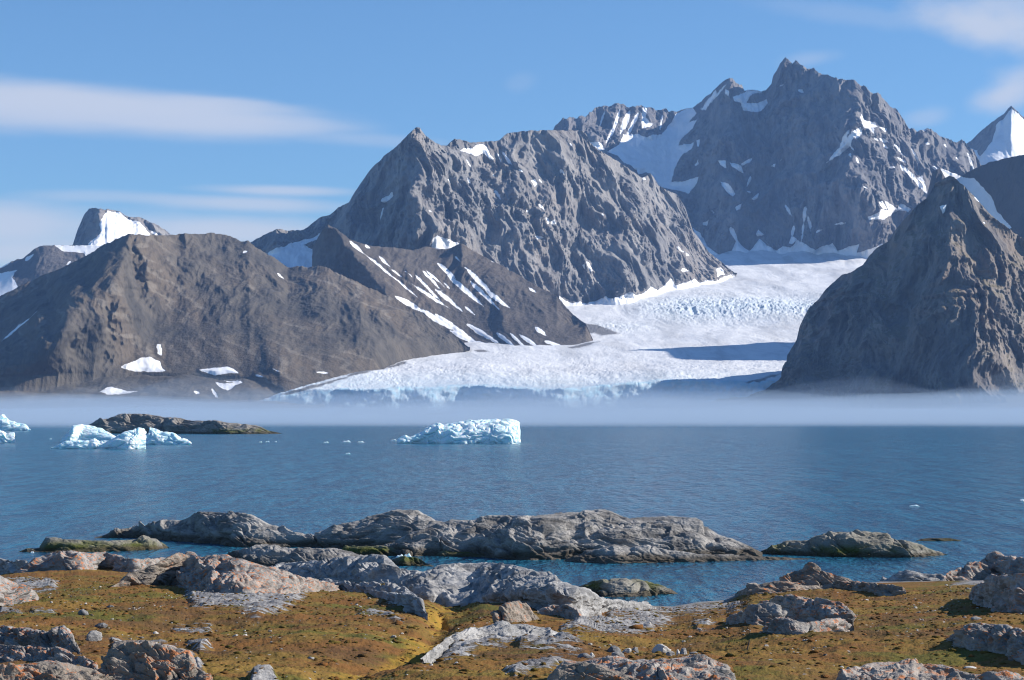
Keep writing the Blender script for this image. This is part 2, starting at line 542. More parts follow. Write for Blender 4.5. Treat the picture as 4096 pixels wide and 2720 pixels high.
mountain('mountain', 'huge jagged grey massif with twin summit needles above the glacier head',
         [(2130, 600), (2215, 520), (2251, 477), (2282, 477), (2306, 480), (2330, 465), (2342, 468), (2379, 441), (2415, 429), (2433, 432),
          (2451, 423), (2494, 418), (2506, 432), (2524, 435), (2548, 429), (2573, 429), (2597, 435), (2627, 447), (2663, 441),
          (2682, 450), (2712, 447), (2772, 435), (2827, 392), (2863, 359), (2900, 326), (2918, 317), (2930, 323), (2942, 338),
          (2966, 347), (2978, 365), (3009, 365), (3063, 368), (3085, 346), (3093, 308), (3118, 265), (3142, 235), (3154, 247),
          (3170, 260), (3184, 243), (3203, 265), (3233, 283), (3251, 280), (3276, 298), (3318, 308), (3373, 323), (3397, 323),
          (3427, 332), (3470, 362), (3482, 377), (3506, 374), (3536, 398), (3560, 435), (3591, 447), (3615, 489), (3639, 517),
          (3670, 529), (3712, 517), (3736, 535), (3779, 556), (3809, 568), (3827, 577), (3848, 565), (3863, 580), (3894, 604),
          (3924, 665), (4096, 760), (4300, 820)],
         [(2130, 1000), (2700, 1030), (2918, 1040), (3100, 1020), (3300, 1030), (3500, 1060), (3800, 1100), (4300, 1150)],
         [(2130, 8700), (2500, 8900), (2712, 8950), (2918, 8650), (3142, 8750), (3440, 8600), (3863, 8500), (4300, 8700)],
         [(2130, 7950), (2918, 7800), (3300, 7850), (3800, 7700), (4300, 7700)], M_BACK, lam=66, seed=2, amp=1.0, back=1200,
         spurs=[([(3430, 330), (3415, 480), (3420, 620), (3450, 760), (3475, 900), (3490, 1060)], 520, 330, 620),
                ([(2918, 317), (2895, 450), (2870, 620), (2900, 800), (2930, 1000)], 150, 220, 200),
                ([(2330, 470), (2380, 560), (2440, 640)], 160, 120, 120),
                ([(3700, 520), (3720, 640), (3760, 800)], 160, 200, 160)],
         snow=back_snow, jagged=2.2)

# middle mountain
mid_base = [(930, 1150), (1400, 1150), (1700, 1130), (1900, 1140), (2100, 1190), (2252, 1222), (2354, 1222), (2523, 1206), (2683, 1165),
            (2861, 1142), (2945, 1104)]
mid_snow = [[(2240, 1183), (2262, 1200), (2290, 1210), (2320, 1205), (2350, 1210), (2390, 1196), (2425, 1186), (2450, 1198), (2490, 1182), (2515, 1170), (2540, 1184), (2580, 1167),
             (2600, 1148), (2625, 1162), (2660, 1142), (2683, 1110), (2700, 1142), (2740, 1132), (2780, 1116), (2800, 1130), (2830, 1120), (2860, 1127), (2900, 1105), (2930, 1098),
             (2950, 1115), (2950, 1270), (2240, 1270)],
            [(1840, 605), (1855, 590), (1890, 595), (1900, 580), (1930, 576), (1950, 590), (1962, 615), (1985, 640), (1960, 635),
             (1935, 610), (1905, 625), (1870, 612)],
            streak(2010, 605, 2050, 665, 7), streak(1990, 610, 2005, 650, 5), streak(2070, 680, 2090, 692, 6),
            streak(1860, 635, 1885, 670, 5), streak(1865, 715, 1880, 740, 6), streak(1890, 770, 1900, 790, 4),
            [(1968, 762), (1985, 758), (2000, 780), (2003, 800), (1985, 780)], [(2125, 722), (2140, 715), (2152, 735), (2140, 748)],
            streak(2160, 715, 2168, 730, 4), streak(2240, 680, 2258, 700, 5), streak(2150, 820, 2180, 845, 7), streak(2105, 840, 2112, 850, 5),
            [(2178, 875), (2190, 875), (2196, 895), (2184, 898)], [(2200, 890), (2215, 880), (2224, 900), (2205, 902)],
            [(2137, 945), (2150, 940), (2170, 952), (2150, 960)], [(2330, 1055), (2340, 1050), (2348, 1082)], [(2350, 1042), (2360, 1040), (2376, 1078), (2362, 1080)],
            [(1735, 950), (1750, 940), (1790, 955), (1850, 980), (1850, 1010), (1720, 1010)],
            streak(1525, 805, 1570, 780, 12), streak(1530, 825, 1515, 880, 6), streak(1560, 785, 1568, 768, 6), streak(1715, 838, 1730, 848, 5),
            [(1066, 1013), (1290, 930), (1284, 950), (1215, 980), (1275, 1005), (1300, 1035), (1290, 1075), (1158, 1080), (1091, 1035)],
            streak(2706, 985, 2735, 1010, 7), streak(2742, 1012, 2758, 1025, 6), [(2715, 1085), (2730, 1072), (2760, 1085), (2730, 1092)],
            [(2865, 1075), (2885, 1070), (2900, 1100), (2868, 1110)], streak(2570, 712, 2585, 720, 5), streak(2680, 1130, 2690, 1145, 6),
            streak(2410, 850, 2418, 862, 6), streak(1788, 715, 1800, 730, 5), streak(1970, 700, 1978, 712, 4), streak(2280, 570, 2290, 585, 4)]
mountain('mountain', 'broad grey craggy mountain with a pyramid summit behind the streaked hill',
         [(930, 1010), (1000, 972), (1050, 947), (1108, 918), (1158, 926), (1215, 922), (1282, 872), (1315, 864), (1356, 831), (1394, 814),
          (1423, 765), (1481, 682), (1539, 624), (1580, 595), (1622, 553), (1663, 512), (1680, 516), (1705, 549), (1763, 586),
          (1788, 586), (1817, 557), (1862, 566), (1879, 574), (1928, 570), (1995, 566), (2028, 537), (2119, 524), (2210, 524),
          (2285, 524), (2330, 526), (2348, 544), (2360, 574), (2397, 604), (2451, 635), (2488, 659), (2524, 683), (2566, 713),
          (2585, 707), (2600, 695), (2615, 713), (2633, 744), (2663, 762), (2706, 780), (2740, 830), (2772, 925), (2809, 974),
          (2833, 1010), (2888, 1053), (2945, 1100)],
         mid_base,
         [(930, 6200), (1400, 6300), (1663, 6300), (2000, 6500), (2330, 6650), (2706, 6950), (2945, 7060)],
         [(930, 5850), (1700, 5850), (2100, 5900), (2252, 6010), (2523, 6080), (2683, 6480), (2861, 6700), (2945, 7000)], M_CRAG,
         lam=48, seed=3, ledge=5, amp=1.1, back=900, shear=.12,
         spurs=[([(1663, 512), (1665, 650), (1690, 800), (1720, 980)], 260, 420, 330),
                ([(1423, 765), (1400, 860), (1390, 960)], 90, 150, 90),
                ([(2330, 526), (2400, 720), (2480, 900), (2560, 1150)], 330, 260, 120),
                ([(2028, 537), (2080, 800), (2100, 1100)], 230, 300, 110),
                ([(1108, 918), (1130, 990), (1140, 1100)], 90, 90, 60)],
         snow=mid_snow)

# left background
mountain('mountain', 'far rocky peak with a broad snowfield behind the brown hill',
         [(230, 1060), (291, 981), (309, 924), (337, 861), (358, 837), (386, 833), (421, 844), (428, 838), (477, 847), (519, 872), (554, 870),
          (596, 889), (638, 907), (666, 928), (684, 942), (760, 1000)],
         [(230, 1090), (760, 1090)], 7600, 7100, M_CRAG, lam=60, seed=4, amp=.8, back=600,
         spurs=[([(405, 840), (400, 930), (345, 990)], 120, 300, 180)],
         snow=[[(412, 866), (432, 846), (477, 851), (515, 878), (558, 888), (604, 938), (640, 960), (640, 1060), (330, 1060), (345, 984),
                (378, 952), (404, 930), (398, 893)], streak(606, 925, 632, 945, 5)])
mountain('mountain', 'low dark ridge with snow saddle at the left edge',
         [(-600, 1240), (-300, 1150), (0, 1075), (49, 1044), (91, 1037), (140, 998), (175, 981), (217, 981), (295, 984), (393, 984),
          (449, 972), (520, 985), (620, 1030)],
         [(-600, 1300), (620, 1200)], 6500, 6100, M_DARK, lam=55, seed=5, amp=.5, style='scree', back=600,
         snow=[[(212, 979), (290, 985), (393, 982), (460, 968), (600, 1010), (600, 1060), (360, 1060), (338, 1012), (300, 1008), (255, 1006)],
               [(-200, 1120), (0, 1092), (46, 1082), (67, 1079), (50, 1107), (74, 1149), (40, 1165), (0, 1200), (-200, 1260)],
               streak(100, 1043, 138, 1016, 8), streak(0, 1076, 40, 1050, 5), streak(265, 1065, 285, 1045, 6)])

# second hill with snow streaks
hill2_base = [(1250, 1180), (1400, 1270), (1600, 1340), (1879, 1378), (2078, 1394), (2202, 1388), (2326, 1389), (2372, 1372)]
mountain('hill', 'dark scree hill striped with long white snow streaks beside the glacier',
         [(1250, 1000), (1280, 935), (1311, 901), (1348, 922), (1398, 960), (1431, 972), (1497, 989), (1597, 997), (1655, 1005), (1705, 989),
          (1763, 1001), (1796, 997), (1846, 976), (1879, 997), (1912, 1018), (1978, 1051), (2061, 1096), (2152, 1150), (2227, 1187),
          (2252, 1217), (2293, 1262), (2343, 1299), (2372, 1365)],
         hill2_base,
         [(1250, 5650), (1400, 5600), (1655, 5650), (1912, 5750), (2200, 5550), (2372, 5260)],
         [(1250, 5350), (1600, 5300), (1879, 5220), (2078, 5120), (2326, 5130), (2372, 5220)],
         M_STREAK, lam=55, seed=6, amp=.55, style='scree', back=700, shear=-.55,
         spurs=[([(1311, 901), (1390, 985), (1470, 1080), (1560, 1190)], 110, 260, 160),
                ([(1846, 976), (1880, 1040), (1960, 1160), (2080, 1380)], 120, 220, 70)],
         snow=[streak(1395, 962, 1460, 1020, 9), streak(1450, 1010, 1690, 1205, 5), streak(1515, 1025, 1560, 1070, 7),
               streak(1560, 1075, 1620, 1118, 4), streak(1620, 1085, 1650, 1110, 3), streak(1660, 1100, 1760, 1200, 7), streak(1645, 1135, 1800, 1235, 7),
               streak(1690, 1085, 1770, 1165, 7), streak(1705, 1085, 1780, 1150, 6), streak(1740, 1155, 1850, 1245, 11), streak(1770, 1125, 1800, 1155, 4),
               streak(1750, 1055, 1825, 1115, 11), streak(1790, 1100, 1935, 1225, 13), streak(1860, 1068, 1980, 1190, 12),
               streak(1880, 1125, 1995, 1235, 11), streak(1940, 1160, 2040, 1230, 12), streak(1860, 1225, 1900, 1258, 6), streak(1820, 1025, 1840, 1045, 5),
               streak(1580, 1184, 1700, 1250, 15), streak(1690, 1240, 1815, 1320, 13), streak(1740, 1255, 1900, 1365, 14),
               streak(1800, 1320, 1930, 1380, 14), streak(1870, 1295, 2000, 1375, 13), streak(1985, 1330, 2060, 1385, 10),
               streak(2040, 1330, 2100, 1388, 8), streak(2075, 1335, 2160, 1390, 10), streak(2140, 1305, 2192, 1348, 10),
               streak(2180, 1362, 2260, 1390, 9), streak(1459, 985, 1480, 993, 6), streak(2115, 1150, 2148, 1175, 6), streak(1965, 1040, 1980, 1050, 6),
               [(1850, 1380), (1900, 1360), (2000, 1380), (2100, 1385), (2230, 1382), (2230, 1400), (1850, 1400)]])

# the big brown hill on the left
hill_base = [(-600, 1530), (0, 1512), (300, 1495), (700, 1490), (1000, 1510), (1108, 1550), (1207, 1545), (1365, 1510), (1530, 1476),
             (1580, 1450), (1746, 1432), (1854, 1424), (1880, 1400)]
mountain('hill', 'large brown scree hill with a flat top rising above the left shore',
         [(-600, 1420), (-300, 1310), (0, 1189), (154, 1114), (231, 1082), (351, 1026), (393, 995), (449, 970), (491, 949), (516, 942), (603, 945),
          (659, 945), (709, 945), (744, 937), (793, 942), (849, 937), (912, 947), (961, 965), (996, 970), (1017, 991), (1087, 1030),
          (1150, 1072), (1207, 1072), (1263, 1068), (1312, 1075), (1366, 1103), (1464, 1150), (1580, 1200), (1688, 1260), (1796, 1330),
          (1880, 1396)],
         hill_base,
         [(-600, 4900), (0, 5050), (500, 5300), (900, 5350), (1300, 5300), (1880, 5010)],
         [(-600, 4300), (0, 4380), (1000, 4420), (1108, 4300), (1207, 4330), (1365, 4420), (1530, 4600), (1580, 4760), (1880, 5000)],
         M_SCREE, lam=66, seed=8, amp=.72, style='scree', back=700, shear=.05, prof=1.15,
         spurs=[([(505, 945), (450, 1040), (400, 1120), (300, 1260), (170, 1420), (60, 1520)], 300, 320, 470),
                ([(480, 1080), (440, 1200), (420, 1300)], 70, 140, 60),
                ([(1000, 975), (1020, 1120), (1080, 1300)], 200, 260, 90),
                ([(1300, 1075), (1400, 1250), (1560, 1440)], 200, 300, 110),
                ([(760, 940), (800, 1100), (900, 1400)], 220, 220, 60)],
         snow=[[(484, 1468), (500, 1455), (545, 1440), (560, 1430), (600, 1424), (622, 1435), (640, 1442), (650, 1470), (672, 1482), (600, 1486), (540, 1484)],
               [(628, 1372), (645, 1376), (650, 1395), (646, 1418), (635, 1410), (626, 1390)],
               [(796, 1476), (850, 1468), (910, 1464), (935, 1474), (955, 1490), (900, 1492), (860, 1500), (830, 1488)],
               streak(1020, 1496, 1060, 1508, 6), streak(972, 1010, 990, 1005, 6), streak(1110, 1095, 1135, 1118, 4),
               streak(0, 1368, 150, 1245, 4), streak(1265, 1485, 1320, 1490, 4), streak(1088, 1472, 1118, 1484, 4)])

# foreland in front of the brown hill
def foreland(name, label, top, bot, yt, yb, mat, seed, snow=(), amp=9):
    xs = np.arange(top[0][0], top[-1][0], 3.0)
    t = np.linspace(0, 1, 60)[:, None]
    vt, vb = pl(top, xs), pl(bot, xs)
    vx = np.broadcast_to(xs, (60, xs.size))
    vy = vb + (vt - vb) * t
    Y = 1 / (1 / pl(yb, xs) + (1 / pl(yt, xs) - 1 / pl(yb, xs)) * t)
    P = at(vx, vy, Y)
    d = fbm(V3(P[..., 0] / 120, P[..., 1] / 200, 0 * vx) + seed, 5, .55) * amp
    P[..., 2] += d * np.clip(4 * t * (1.2 - t), 0, 1)
    bk = P[-1:].copy()
    bk[..., 1] += 60
    bk[..., 2] -= 60
    P = np.concatenate([P[:1] - np.array([0, 0, 20.0]), P, bk], 0)
    sd = poly_sd(vx, vy, snow) if snow else np.full(vx.shape, -40.)
    sd = np.concatenate([sd[:1], sd, sd[-1:]], 0)
    o = grid_mesh(name, P, mat, {'snow': sd, 'up': 0.0})
    tag(o, label, 'terrain', kind='structure')
    return o


foreland('shore_terrain', 'low brown moraine shore under the left hill',
         [(-600, 1505), (0, 1488), (300, 1478), (700, 1476), (1000, 1492), (1120, 1525), (1300, 1560)],
         [(-600, 1668), (1300, 1668)], [(-600, 4420), (1000, 4500), (1300, 4350)], [(-600, 3900), (1300, 4050)], M_SCREE, 3.3,
         snow=[[(390, 1562), (420, 1556), (430, 1550), (470, 1552), (555, 1560), (520, 1570), (430, 1574)],
               [(860, 1526), (900, 1538), (935, 1535), (890, 1518), (930, 1524), (970, 1538), (945, 1545), (912, 1562), (880, 1548)],
               streak(776, 1570, 802, 1570, 6), streak(845, 1550, 875, 1590, 6), streak(1025, 1500, 1062, 1508, 7), streak(1075, 1516, 1150, 1532, 6)])

# ------------------------------------------------------------------ glacier
gm, n, m = new_mat('glacier_ice')
p = geo_pos(n)
a = noise_tex(n, scaled(n, p, (1, .35, 1)), .02, 6, .65)
b = noise_tex(n, p, .004, 4, .6)
c = noise_tex(n, scaled(n, p, (1, .5, 1)), .09, 4, .6)
fl = noise_tex(n, scaled(n, p, (1, .07, 1), (0, 0, .35)), .012, 6, .62)
col = mixc(n, smooth(n, a, .42, .7, 0, .6), (.72, .73, .75), (.50, .52, .56))
col = mixc(n, smooth(n, fl, .50, .66, 0, .55), col, (.40, .41, .43))
col = mixc(n, smooth(n, b, .5, .72, 0, .4), col, (.46, .45, .44))
ba = n('ShaderNodeAttribute', attribute_name='blue').outputs['Fac']
col = mixc(n, m('MULTIPLY', ba, smooth(n, c, .3, .65, .3, 1)), col, (.40, .62, .74))
da = n('ShaderNodeAttribute', attribute_name='dirt').outputs['Fac']
k = m('ADD', da, m('MULTIPLY', m('SUBTRACT', noise_tex(n, scaled(n, p, (1, .5, 1)), .03, 6, .7), .5), 24.0))
col = mixc(n, smooth(n, k, -2, 4, 0, .85), col, (.10, .09, .085))
bp = n('ShaderNodeBump', {'Height': m('ADD', m('MULTIPLY', a, 3.5), m('MULTIPLY', c, 1.6)), 'Strength': .7, 'Distance': 1.0})
finish(n, col, .75, bp.outputs[0], **{'Specular IOR Level': .25})
M_GLACIER = gm

crest = [(1040, 1625), (1110, 1590), (1250, 1575), (1390, 1562), (1500, 1568), (1600, 1556), (1735, 1553), (1850, 1546), (2000, 1550), (2255, 1558),
         (2400, 1545), (2600, 1536), (2950, 1528), (3250, 1530)]
xs = np.arange(1040, 3560, 2.6)
nr = 300
cr = pl(crest, xs)
t = np.linspace(0, 1, nr)[:, None]
vx = np.broadcast_to(xs, (nr, xs.size))
vy = cr + (905 - cr) * t
Y = yg(vy) + 0.0 * vx
P = at(vx, vy, Y)
X, Yw, Z = P[..., 0], P[..., 1], P[..., 2]
crev = np.clip((vy - 1385) / 90, 0, 1)                       # broken lower tongue
fall = np.exp(-((vy - 1235) / 45) ** 2) * np.clip((vx - 2480) / 250, 0, 1)
fall = np.maximum(fall, .45 * np.exp(-((vy - 1310) / 22) ** 2) * np.clip((vx - 2280) / 120, 0, 1) * np.clip((2700 - vx) / 200, 0, 1))
wv = fbm(V3(X, Yw, 0 * X) / 260, 3) * 60
d1 = ridged(V3((X + wv) / 60, (Yw + wv) / 17, 0 * X), 4, .6)
d2 = ridged(V3(X / 26, Yw / 34, 0 * X + 4), 4, .6)
d0 = fbm(V3(X / 300, Yw / 500, 0 * X), 4)
d3 = ridged(V3((X + .35 * Yw + 2 * wv) / 55, (Yw - .3 * X) / 700, 0 * X + 6), 3, .55)
P[..., 2] += d0 * 7 + d1 * (.15 + .95 * crev + 2.2 * fall) + d2 * (.05 + .55 * crev + 4.2 * fall) + d3 * .8 * (1 - fall)
yB = pl([(1040, 1600), (1108, 1577), (1207, 1548), (1365, 1511), (1530, 1478), (1580, 1445), (1650, 1420)], vx)
P[..., 2] -= np.where(vx < 1650, np.clip(yB - vy, 0, 60) * 1.6, 0)
# avalanche cones under the walls
cone = np.zeros_like(vx)
for (cx, cy, w, hgt) in [(2940, 1010, 80, 60), (3045, 965, 110, 120), (3210, 970, 110, 110), (3340, 1000, 90, 90),
                         (3420, 1010, 80, 70)]:
    q = np.hypot((vx - cx) / w, (vy - cy) / (w * .75))
    cone = np.maximum(cone, hgt * np.clip(1 - q, 0, 1) ** 1.15)
P[..., 2] += cone * .42 * (.75 + .25 * perlin(V3(X / 25, Yw / 200, 0 * X)))
# the calving front
cl = []
fr = P[0].copy()
jag = fbm(V3(xs * 0, fr[:, 0] / 110, fr[:, 0] * 0 + 2), 3, .5)
NCL = 26
for q in range(NCL, 0, -1):
    r = fr.copy()
    k = q / NCL
    r[:, 1] -= 26 * k + 22 * jag * min(1, 4 * k)
    r[:, 2] -= k * 80
    r[:, 1] -= 9 * fbm(V3(fr[:, 0] / 40, 0 * xs, (r[:, 2] - fr[:, 2]) / 24), 4, .6) * min(1, 4 * k)
    cl.append(r)
fr[:, 2] += 5 * fbm(V3(fr[:, 0] / 40, 0 * xs + 8, 0 * xs), 4, .65)
P[0] = fr
P = np.concatenate([np.array(cl), P], 0)
blue = np.concatenate([np.ones((NCL, xs.size)), np.clip(crev * .35 * np.clip((vy - 1480) / 60, 0, 1) + fall * .35 + np.clip(1 - t * 60, 0, 1) * .8, 0, 1)], 0)
dirt_p = [streak(2935, 1545, 3130, 1500, 8), streak(2300, 1300, 2420, 1330, 8), streak(2270, 1392, 2400, 1370, 8), [(2330, 1290), (2400, 1310), (2480, 1335), (2420, 1345), (2350, 1330)],
          streak(1108, 1585, 1400, 1515, 9), streak(1380, 1515, 1560, 1470, 9), streak(1540, 1470, 1640, 1446, 8), streak(1890, 1400, 1960, 1408, 6), streak(2870, 1560, 3000, 1560, 10)]
dirt = np.concatenate([np.full((NCL, xs.size), -40.), poly_sd(vx, vy, dirt_p)], 0)
tag(grid_mesh('glacier', P, M_GLACIER, {'blue': blue, 'dirt': dirt}), 'wide white glacier flowing between the mountains to the fjord', 'glacier', kind='structure')

# ------------------------------------------------------------------ right hand mountains
mountain('mountain', 'smooth dark mountain shoulder with a snow gully at the right edge',
         [(3400, 1230), (3520, 1050), (3690, 860), (3730, 692), (3766, 676), (3809, 694), (3845, 706), (3900, 677), (3960, 653), (4027, 635), (4096, 623), (4250, 590), (4275, 900), (4400, 900), (4450, 560), (4600, 480), (4900, 520)],  # unseen dip and far ridge beyond the frame added to shape the glacier's shadow
         [(3400, 1330), (3680, 1330), (4096, 1250), (4900, 1200)], [(3400, 5050), (3680, 5100), (3900, 5150), (4096, 4950), (4250, 4900), (4430, 7300), (4600, 7700), (4900, 7800)], [(3400, 4950), (3900, 4900), (4096, 4650), (4900, 5150)], M_DARK, lam=60, seed=9,
         amp=.45, style='scree', back=330, 
         snow=[[(3760, 672), (3809, 692), (3851, 710), (3894, 713), (3930, 744), (3966, 786), (3991, 847), (4045, 910), (4021, 925), (3930, 880), (3850, 800), (3800, 740)]])
mountain('mountain', 'dark craggy pyramid mountain standing over the fog on the right',
         [(3000, 1580), (3047, 1569), (3098, 1535), (3136, 1502), (3144, 1476), (3148, 1426), (3186, 1366), (3199, 1307), (3216, 1273), (3233, 1240), (3275, 1197), (3317, 1147),
          (3368, 1104), (3402, 1096), (3453, 1062), (3476, 1028), (3512, 992), (3554, 968), (3585, 919), (3627, 871), (3676, 822), (3712, 792),
          (3742, 735), (3797, 707), (3815, 713), (3857, 750), (3900, 792), (3966, 865), (4027, 913), (4096, 962), (4500, 1200)],
         [(3000, 1600), (3098, 1575), (3136, 1570), (3400, 1585), (3700, 1600), (4500, 1625)],
         [(3000, 4210), (3098, 4240), (3136, 4300), (3200, 4350), (3368, 4400), (3600, 4350), (3797, 4280), (4096, 4250), (4500, 4250)],
         [(3000, 4190), (3136, 4130), (3400, 4010), (3797, 3880), (4500, 3840)], M_RIGHT, lam=44, seed=10, amp=1.0, ledge=20, back=300, shear=-.1,
         spurs=[([(3797, 707), (3790, 900), (3830, 1150), (3900, 1500)], 420, 300, 120),
                ([(3402, 1096), (3420, 1250), (3480, 1500)], 140, 150, 90)],
         snow=[[(3755, 822), (3785, 812), (3775, 840), (3765, 850)], streak(3895, 790, 3925, 815, 5), streak(3945, 835, 3970, 865, 5), streak(3930, 890, 3940, 895, 5)])
foreland('shore_terrain', 'olive rounded foothills in the fog below the right mountain',
         [(2700, 1640), (2780, 1612), (2880, 1595), (2960, 1590), (3040, 1575), (3136, 1540), (3200, 1535), (3350, 1580), (3500, 1585), (3600, 1520), (3700, 1500),
          (3760, 1515), (3820, 1500), (3900, 1512), (4000, 1505), (4096, 1525), (4500, 1560)],
         [(2700, 1672), (4500, 1675)], [(2700, 4120), (3136, 4160), (3600, 4080), (4500, 3850)], [(2700, 3950), (4500, 3600)], M_RIGHT, 8.1, amp=10)

# ------------------------------------------------------------------ water
wm, n, m = new_mat('sea_water')
p = geo_pos(n)
w1 = noise_tex(n, scaled(n, p, (2.4, 1.1, 1)), 1.0, 3, .55)
w2 = noise_tex(n, scaled(n, p, (.9, .26, 1)), 1.0, 4, .6)
w3 = noise_tex(n, scaled(n, p, (.03, .008, 1)), 1.0, 3, .5)
w4 = noise_tex(n, scaled(n, p, (.32, .06, 1)), 1.0, 4, .6)
wy = n('ShaderNodeSeparateXYZ', {0: p}).outputs[1]
k4 = smooth(n, wy, 140, 330, .35, 1.0)          # the inlet behind the skerries lies calmer than the open fjord
k5 = smooth(n, wy, 330, 900, .05, 1.0)
w5 = noise_tex(n, scaled(n, p, (.13, .018, 1)), 1.0, 3, .6)
hgt = m('ADD', m('MULTIPLY', w1, .28), m('ADD', m('MULTIPLY', w2, 1.1), m('ADD', m('MULTIPLY', w4, m('MULTIPLY', k4, 2.4)), m('MULTIPLY', w5, m('MULTIPLY', k5, 5.0)))))
bp = n('ShaderNodeBump', {'Height': hgt, 'Strength': 1.0, 'Distance': 1.0})
col = mixc(n, smooth(n, w3, .35, .65), (.014, .112, .185), (.019, .128, .208))
col = mixc(n, smooth(n, m('ADD', m('MULTIPLY', w1, .2), m('ADD', m('MULTIPLY', w2, .32), m('ADD', m('MULTIPLY', w4, .33), m('MULTIPLY', w5, .15)))), .45, .54), (.007, .052, .105), col)  # light and dark of the ripples painted into the water colour
finish(n, col, .2, bp.outputs[0], IOR=1.333)
M_WATER = wm
ys = np.concatenate([np.geomspace(20, 4900, 60)])
xx = np.linspace(-3500, 3500, 60)
P = V3(*np.meshgrid(xx, ys)[:2], 0 * np.meshgrid(xx, ys)[0])
tag(grid_mesh('water', P, M_WATER), 'rippled blue fjord water between the rocks and the glacier', 'water', kind='structure')

# ------------------------------------------------------------------ rock material (foreground and skerries)
def rock_mat(name, base, light, lichen=0.0, tide=0.0, algae=0.0, sc=1.0, white=.3, bump=1.0):
    mt, n, m = new_mat(name)
    p = geo_pos(n)
    v = scaled(n, p, (.35, .6, 1), (0, .12, 0))
    a = noise_tex(n, v, 1.6 * sc, 7, .65)
    b = noise_tex(n, p, .45 * sc, 5, .6)
    c = noise_tex(n, scaled(n, p, (.5, .7, 1), (0, .12, 0)), 7.0 * sc, 5, .65)
    col = mixc(n, smooth(n, a, .32, .68), base, light)
    col = mixc(n, smooth(n, b, .5, .72, 0, white), col, (.46, .45, .44))
    col = mixc(n, smooth(n, c, .54, .72, 0, .45), col, tuple(q * .45 for q in base))
    if lichen:
        lz = n('ShaderNodeSeparateXYZ', {0: n('ShaderNodeNewGeometry').outputs['Normal']}).outputs[2]
        l1 = noise_tex(n, p, .35 * sc, 3, .55)
        l2 = noise_tex(n, scaled(n, p, (.6, .8, 1)), 5 * sc, 6, .7)
        lf = m('MULTIPLY', smooth(n, l2, .52, .60), m('MULTIPLY', smooth(n, l1, .53 - .3 * lichen, .70 - .3 * lichen), smooth(n, lz, .05, .45)))
        col = mixc(n, m('MULTIPLY', lf, .85), col, (.50, .15, .03))
        pk = m('MULTIPLY', smooth(n, b, .46, .64), .32 * lichen)
        col = mixc(n, pk, col, (.42, .335, .27))
    if tide:
        z = n('ShaderNodeSeparateXYZ', {0: p}).outputs[2]
        zz = m('ADD', z, m('MULTIPLY', m('SUBTRACT', b, .5), tide * 1.4))
        if algae:
            g = m('MULTIPLY', smooth(n, zz, tide * 2.4, tide * 1.0), smooth(n, noise_tex(n, p, .3 * sc, 4, .6), .42, .6, 0, algae))
            col = mixc(n, g, col, (.085, .095, .02))
        col = mixc(n, smooth(n, zz, tide, tide * .35, 0, .8), col, (.06, .045, .028))
    hgt = m('ADD', m('MULTIPLY', a, .35 / sc), m('MULTIPLY', c, .07 / sc))
    bp = n('ShaderNodeBump', {'Height': hgt, 'Strength': bump, 'Distance': 1.0})
    finish(n, col, .85, bp.outputs[0], **{'Specular IOR Level': .25})
    return mt


M_SKERRY = rock_mat('grey_skerry_rock', (.125, .12, .117), (.36, .345, .33), tide=1.0, sc=.6)
M_SKERRY_G = rock_mat('algae_skerry_rock', (.17, .16, .135), (.29, .27, .23), tide=.5, algae=1.0, sc=.6)
M_FARSK = rock_mat('far_skerry_rock', (.16, .15, .14), (.30, .27, .24), tide=1.6, algae=.9, sc=.2)
M_ROCK = rock_mat('pale_shore_rock', (.165, .165, .168), (.43, .425, .42), sc=1.0, white=.5)
M_LICHEN = rock_mat('lichen_rock', (.125, .12, .117), (.38, .365, .35), lichen=.75, sc=1.1)
M_LICHEN2 = rock_mat('orange_lichen_rock', (.13, .122, .117), (.38, .355, .33), lichen=1.15, sc=1.3)
M_BROWN = rock_mat('brown_rock', (.16, .14, .12), (.30, .26, .22), lichen=.45, sc=1.2)

# ------------------------------------------------------------------ foreground ground
SHORE = [(-5000, 2300), (-900, 2290), (0, 2275), (60, 2262), (300, 2240), (609, 2250), (900, 2285), (1250, 2300), (1600, 2300), (1690, 2300), (1780, 2330), (2000, 2330), (2304, 2352),
         (2422, 2400), (2624, 2424), (2687, 2426), (2786, 2409), (2904, 2399), (2963, 2374), (3000, 2348), (3150, 2336), (3491, 2330), (3520, 2326), (4096, 2310), (9500, 2300)]
YBOT = 40.0


def yw(vy):
    return H * F / (np.asarray(vy, float) - HY)


def yground(vx, vy):
    vs = pl(SHORE, vx)
    i0, i1 = 1 / yw(vs), 1 / YBOT
    return 1 / (i0 + (i1 - i0) * (np.asarray(vy, float) - vs) / (2720 - vs))


def ground_z(vx, vy):
    Y = yground(vx, vy)
    return H + (HY - vy) / F * Y


mm, n, m = new_mat('tundra_moss')
p = geo_pos(n)
a = noise_tex(n, scaled(n, p, (.6, 1, 1)), .35, 6, .6)
b = noise_tex(n, scaled(n, p, (.7, 1, 1)), 2.2, 6, .65)
c = noise_tex(n, p, 9.0, 4, .65)
d = noise_tex(n, p, .12, 3, .5)
lg = noise_tex(n, scaled(n, p, (.8, .8, 1)), .16, 5, .62)
col = mixc(n, smooth(n, a, .44, .58), (.178, .086, .028), (.182, .115, .030))
col = mixc(n, smooth(n, lg, .52, .60, 0, .75), col, (.115, .062, .030))
col = mixc(n, smooth(n, lg, .46, .38, 0, .6), col, (.235, .150, .035))
col = mixc(n, smooth(n, a, .58, .70, 0, .6), col, (.175, .080, .028))
col = mixc(n, smooth(n, noise_tex(n, scaled(n, p, (.7, 1, 1)), .22, 5, .6), .52, .62, 0, .8), col, (.100, .102, .022))
col = mixc(n, smooth(n, b, .54, .68, 0, .55), col, (.09, .075, .018))
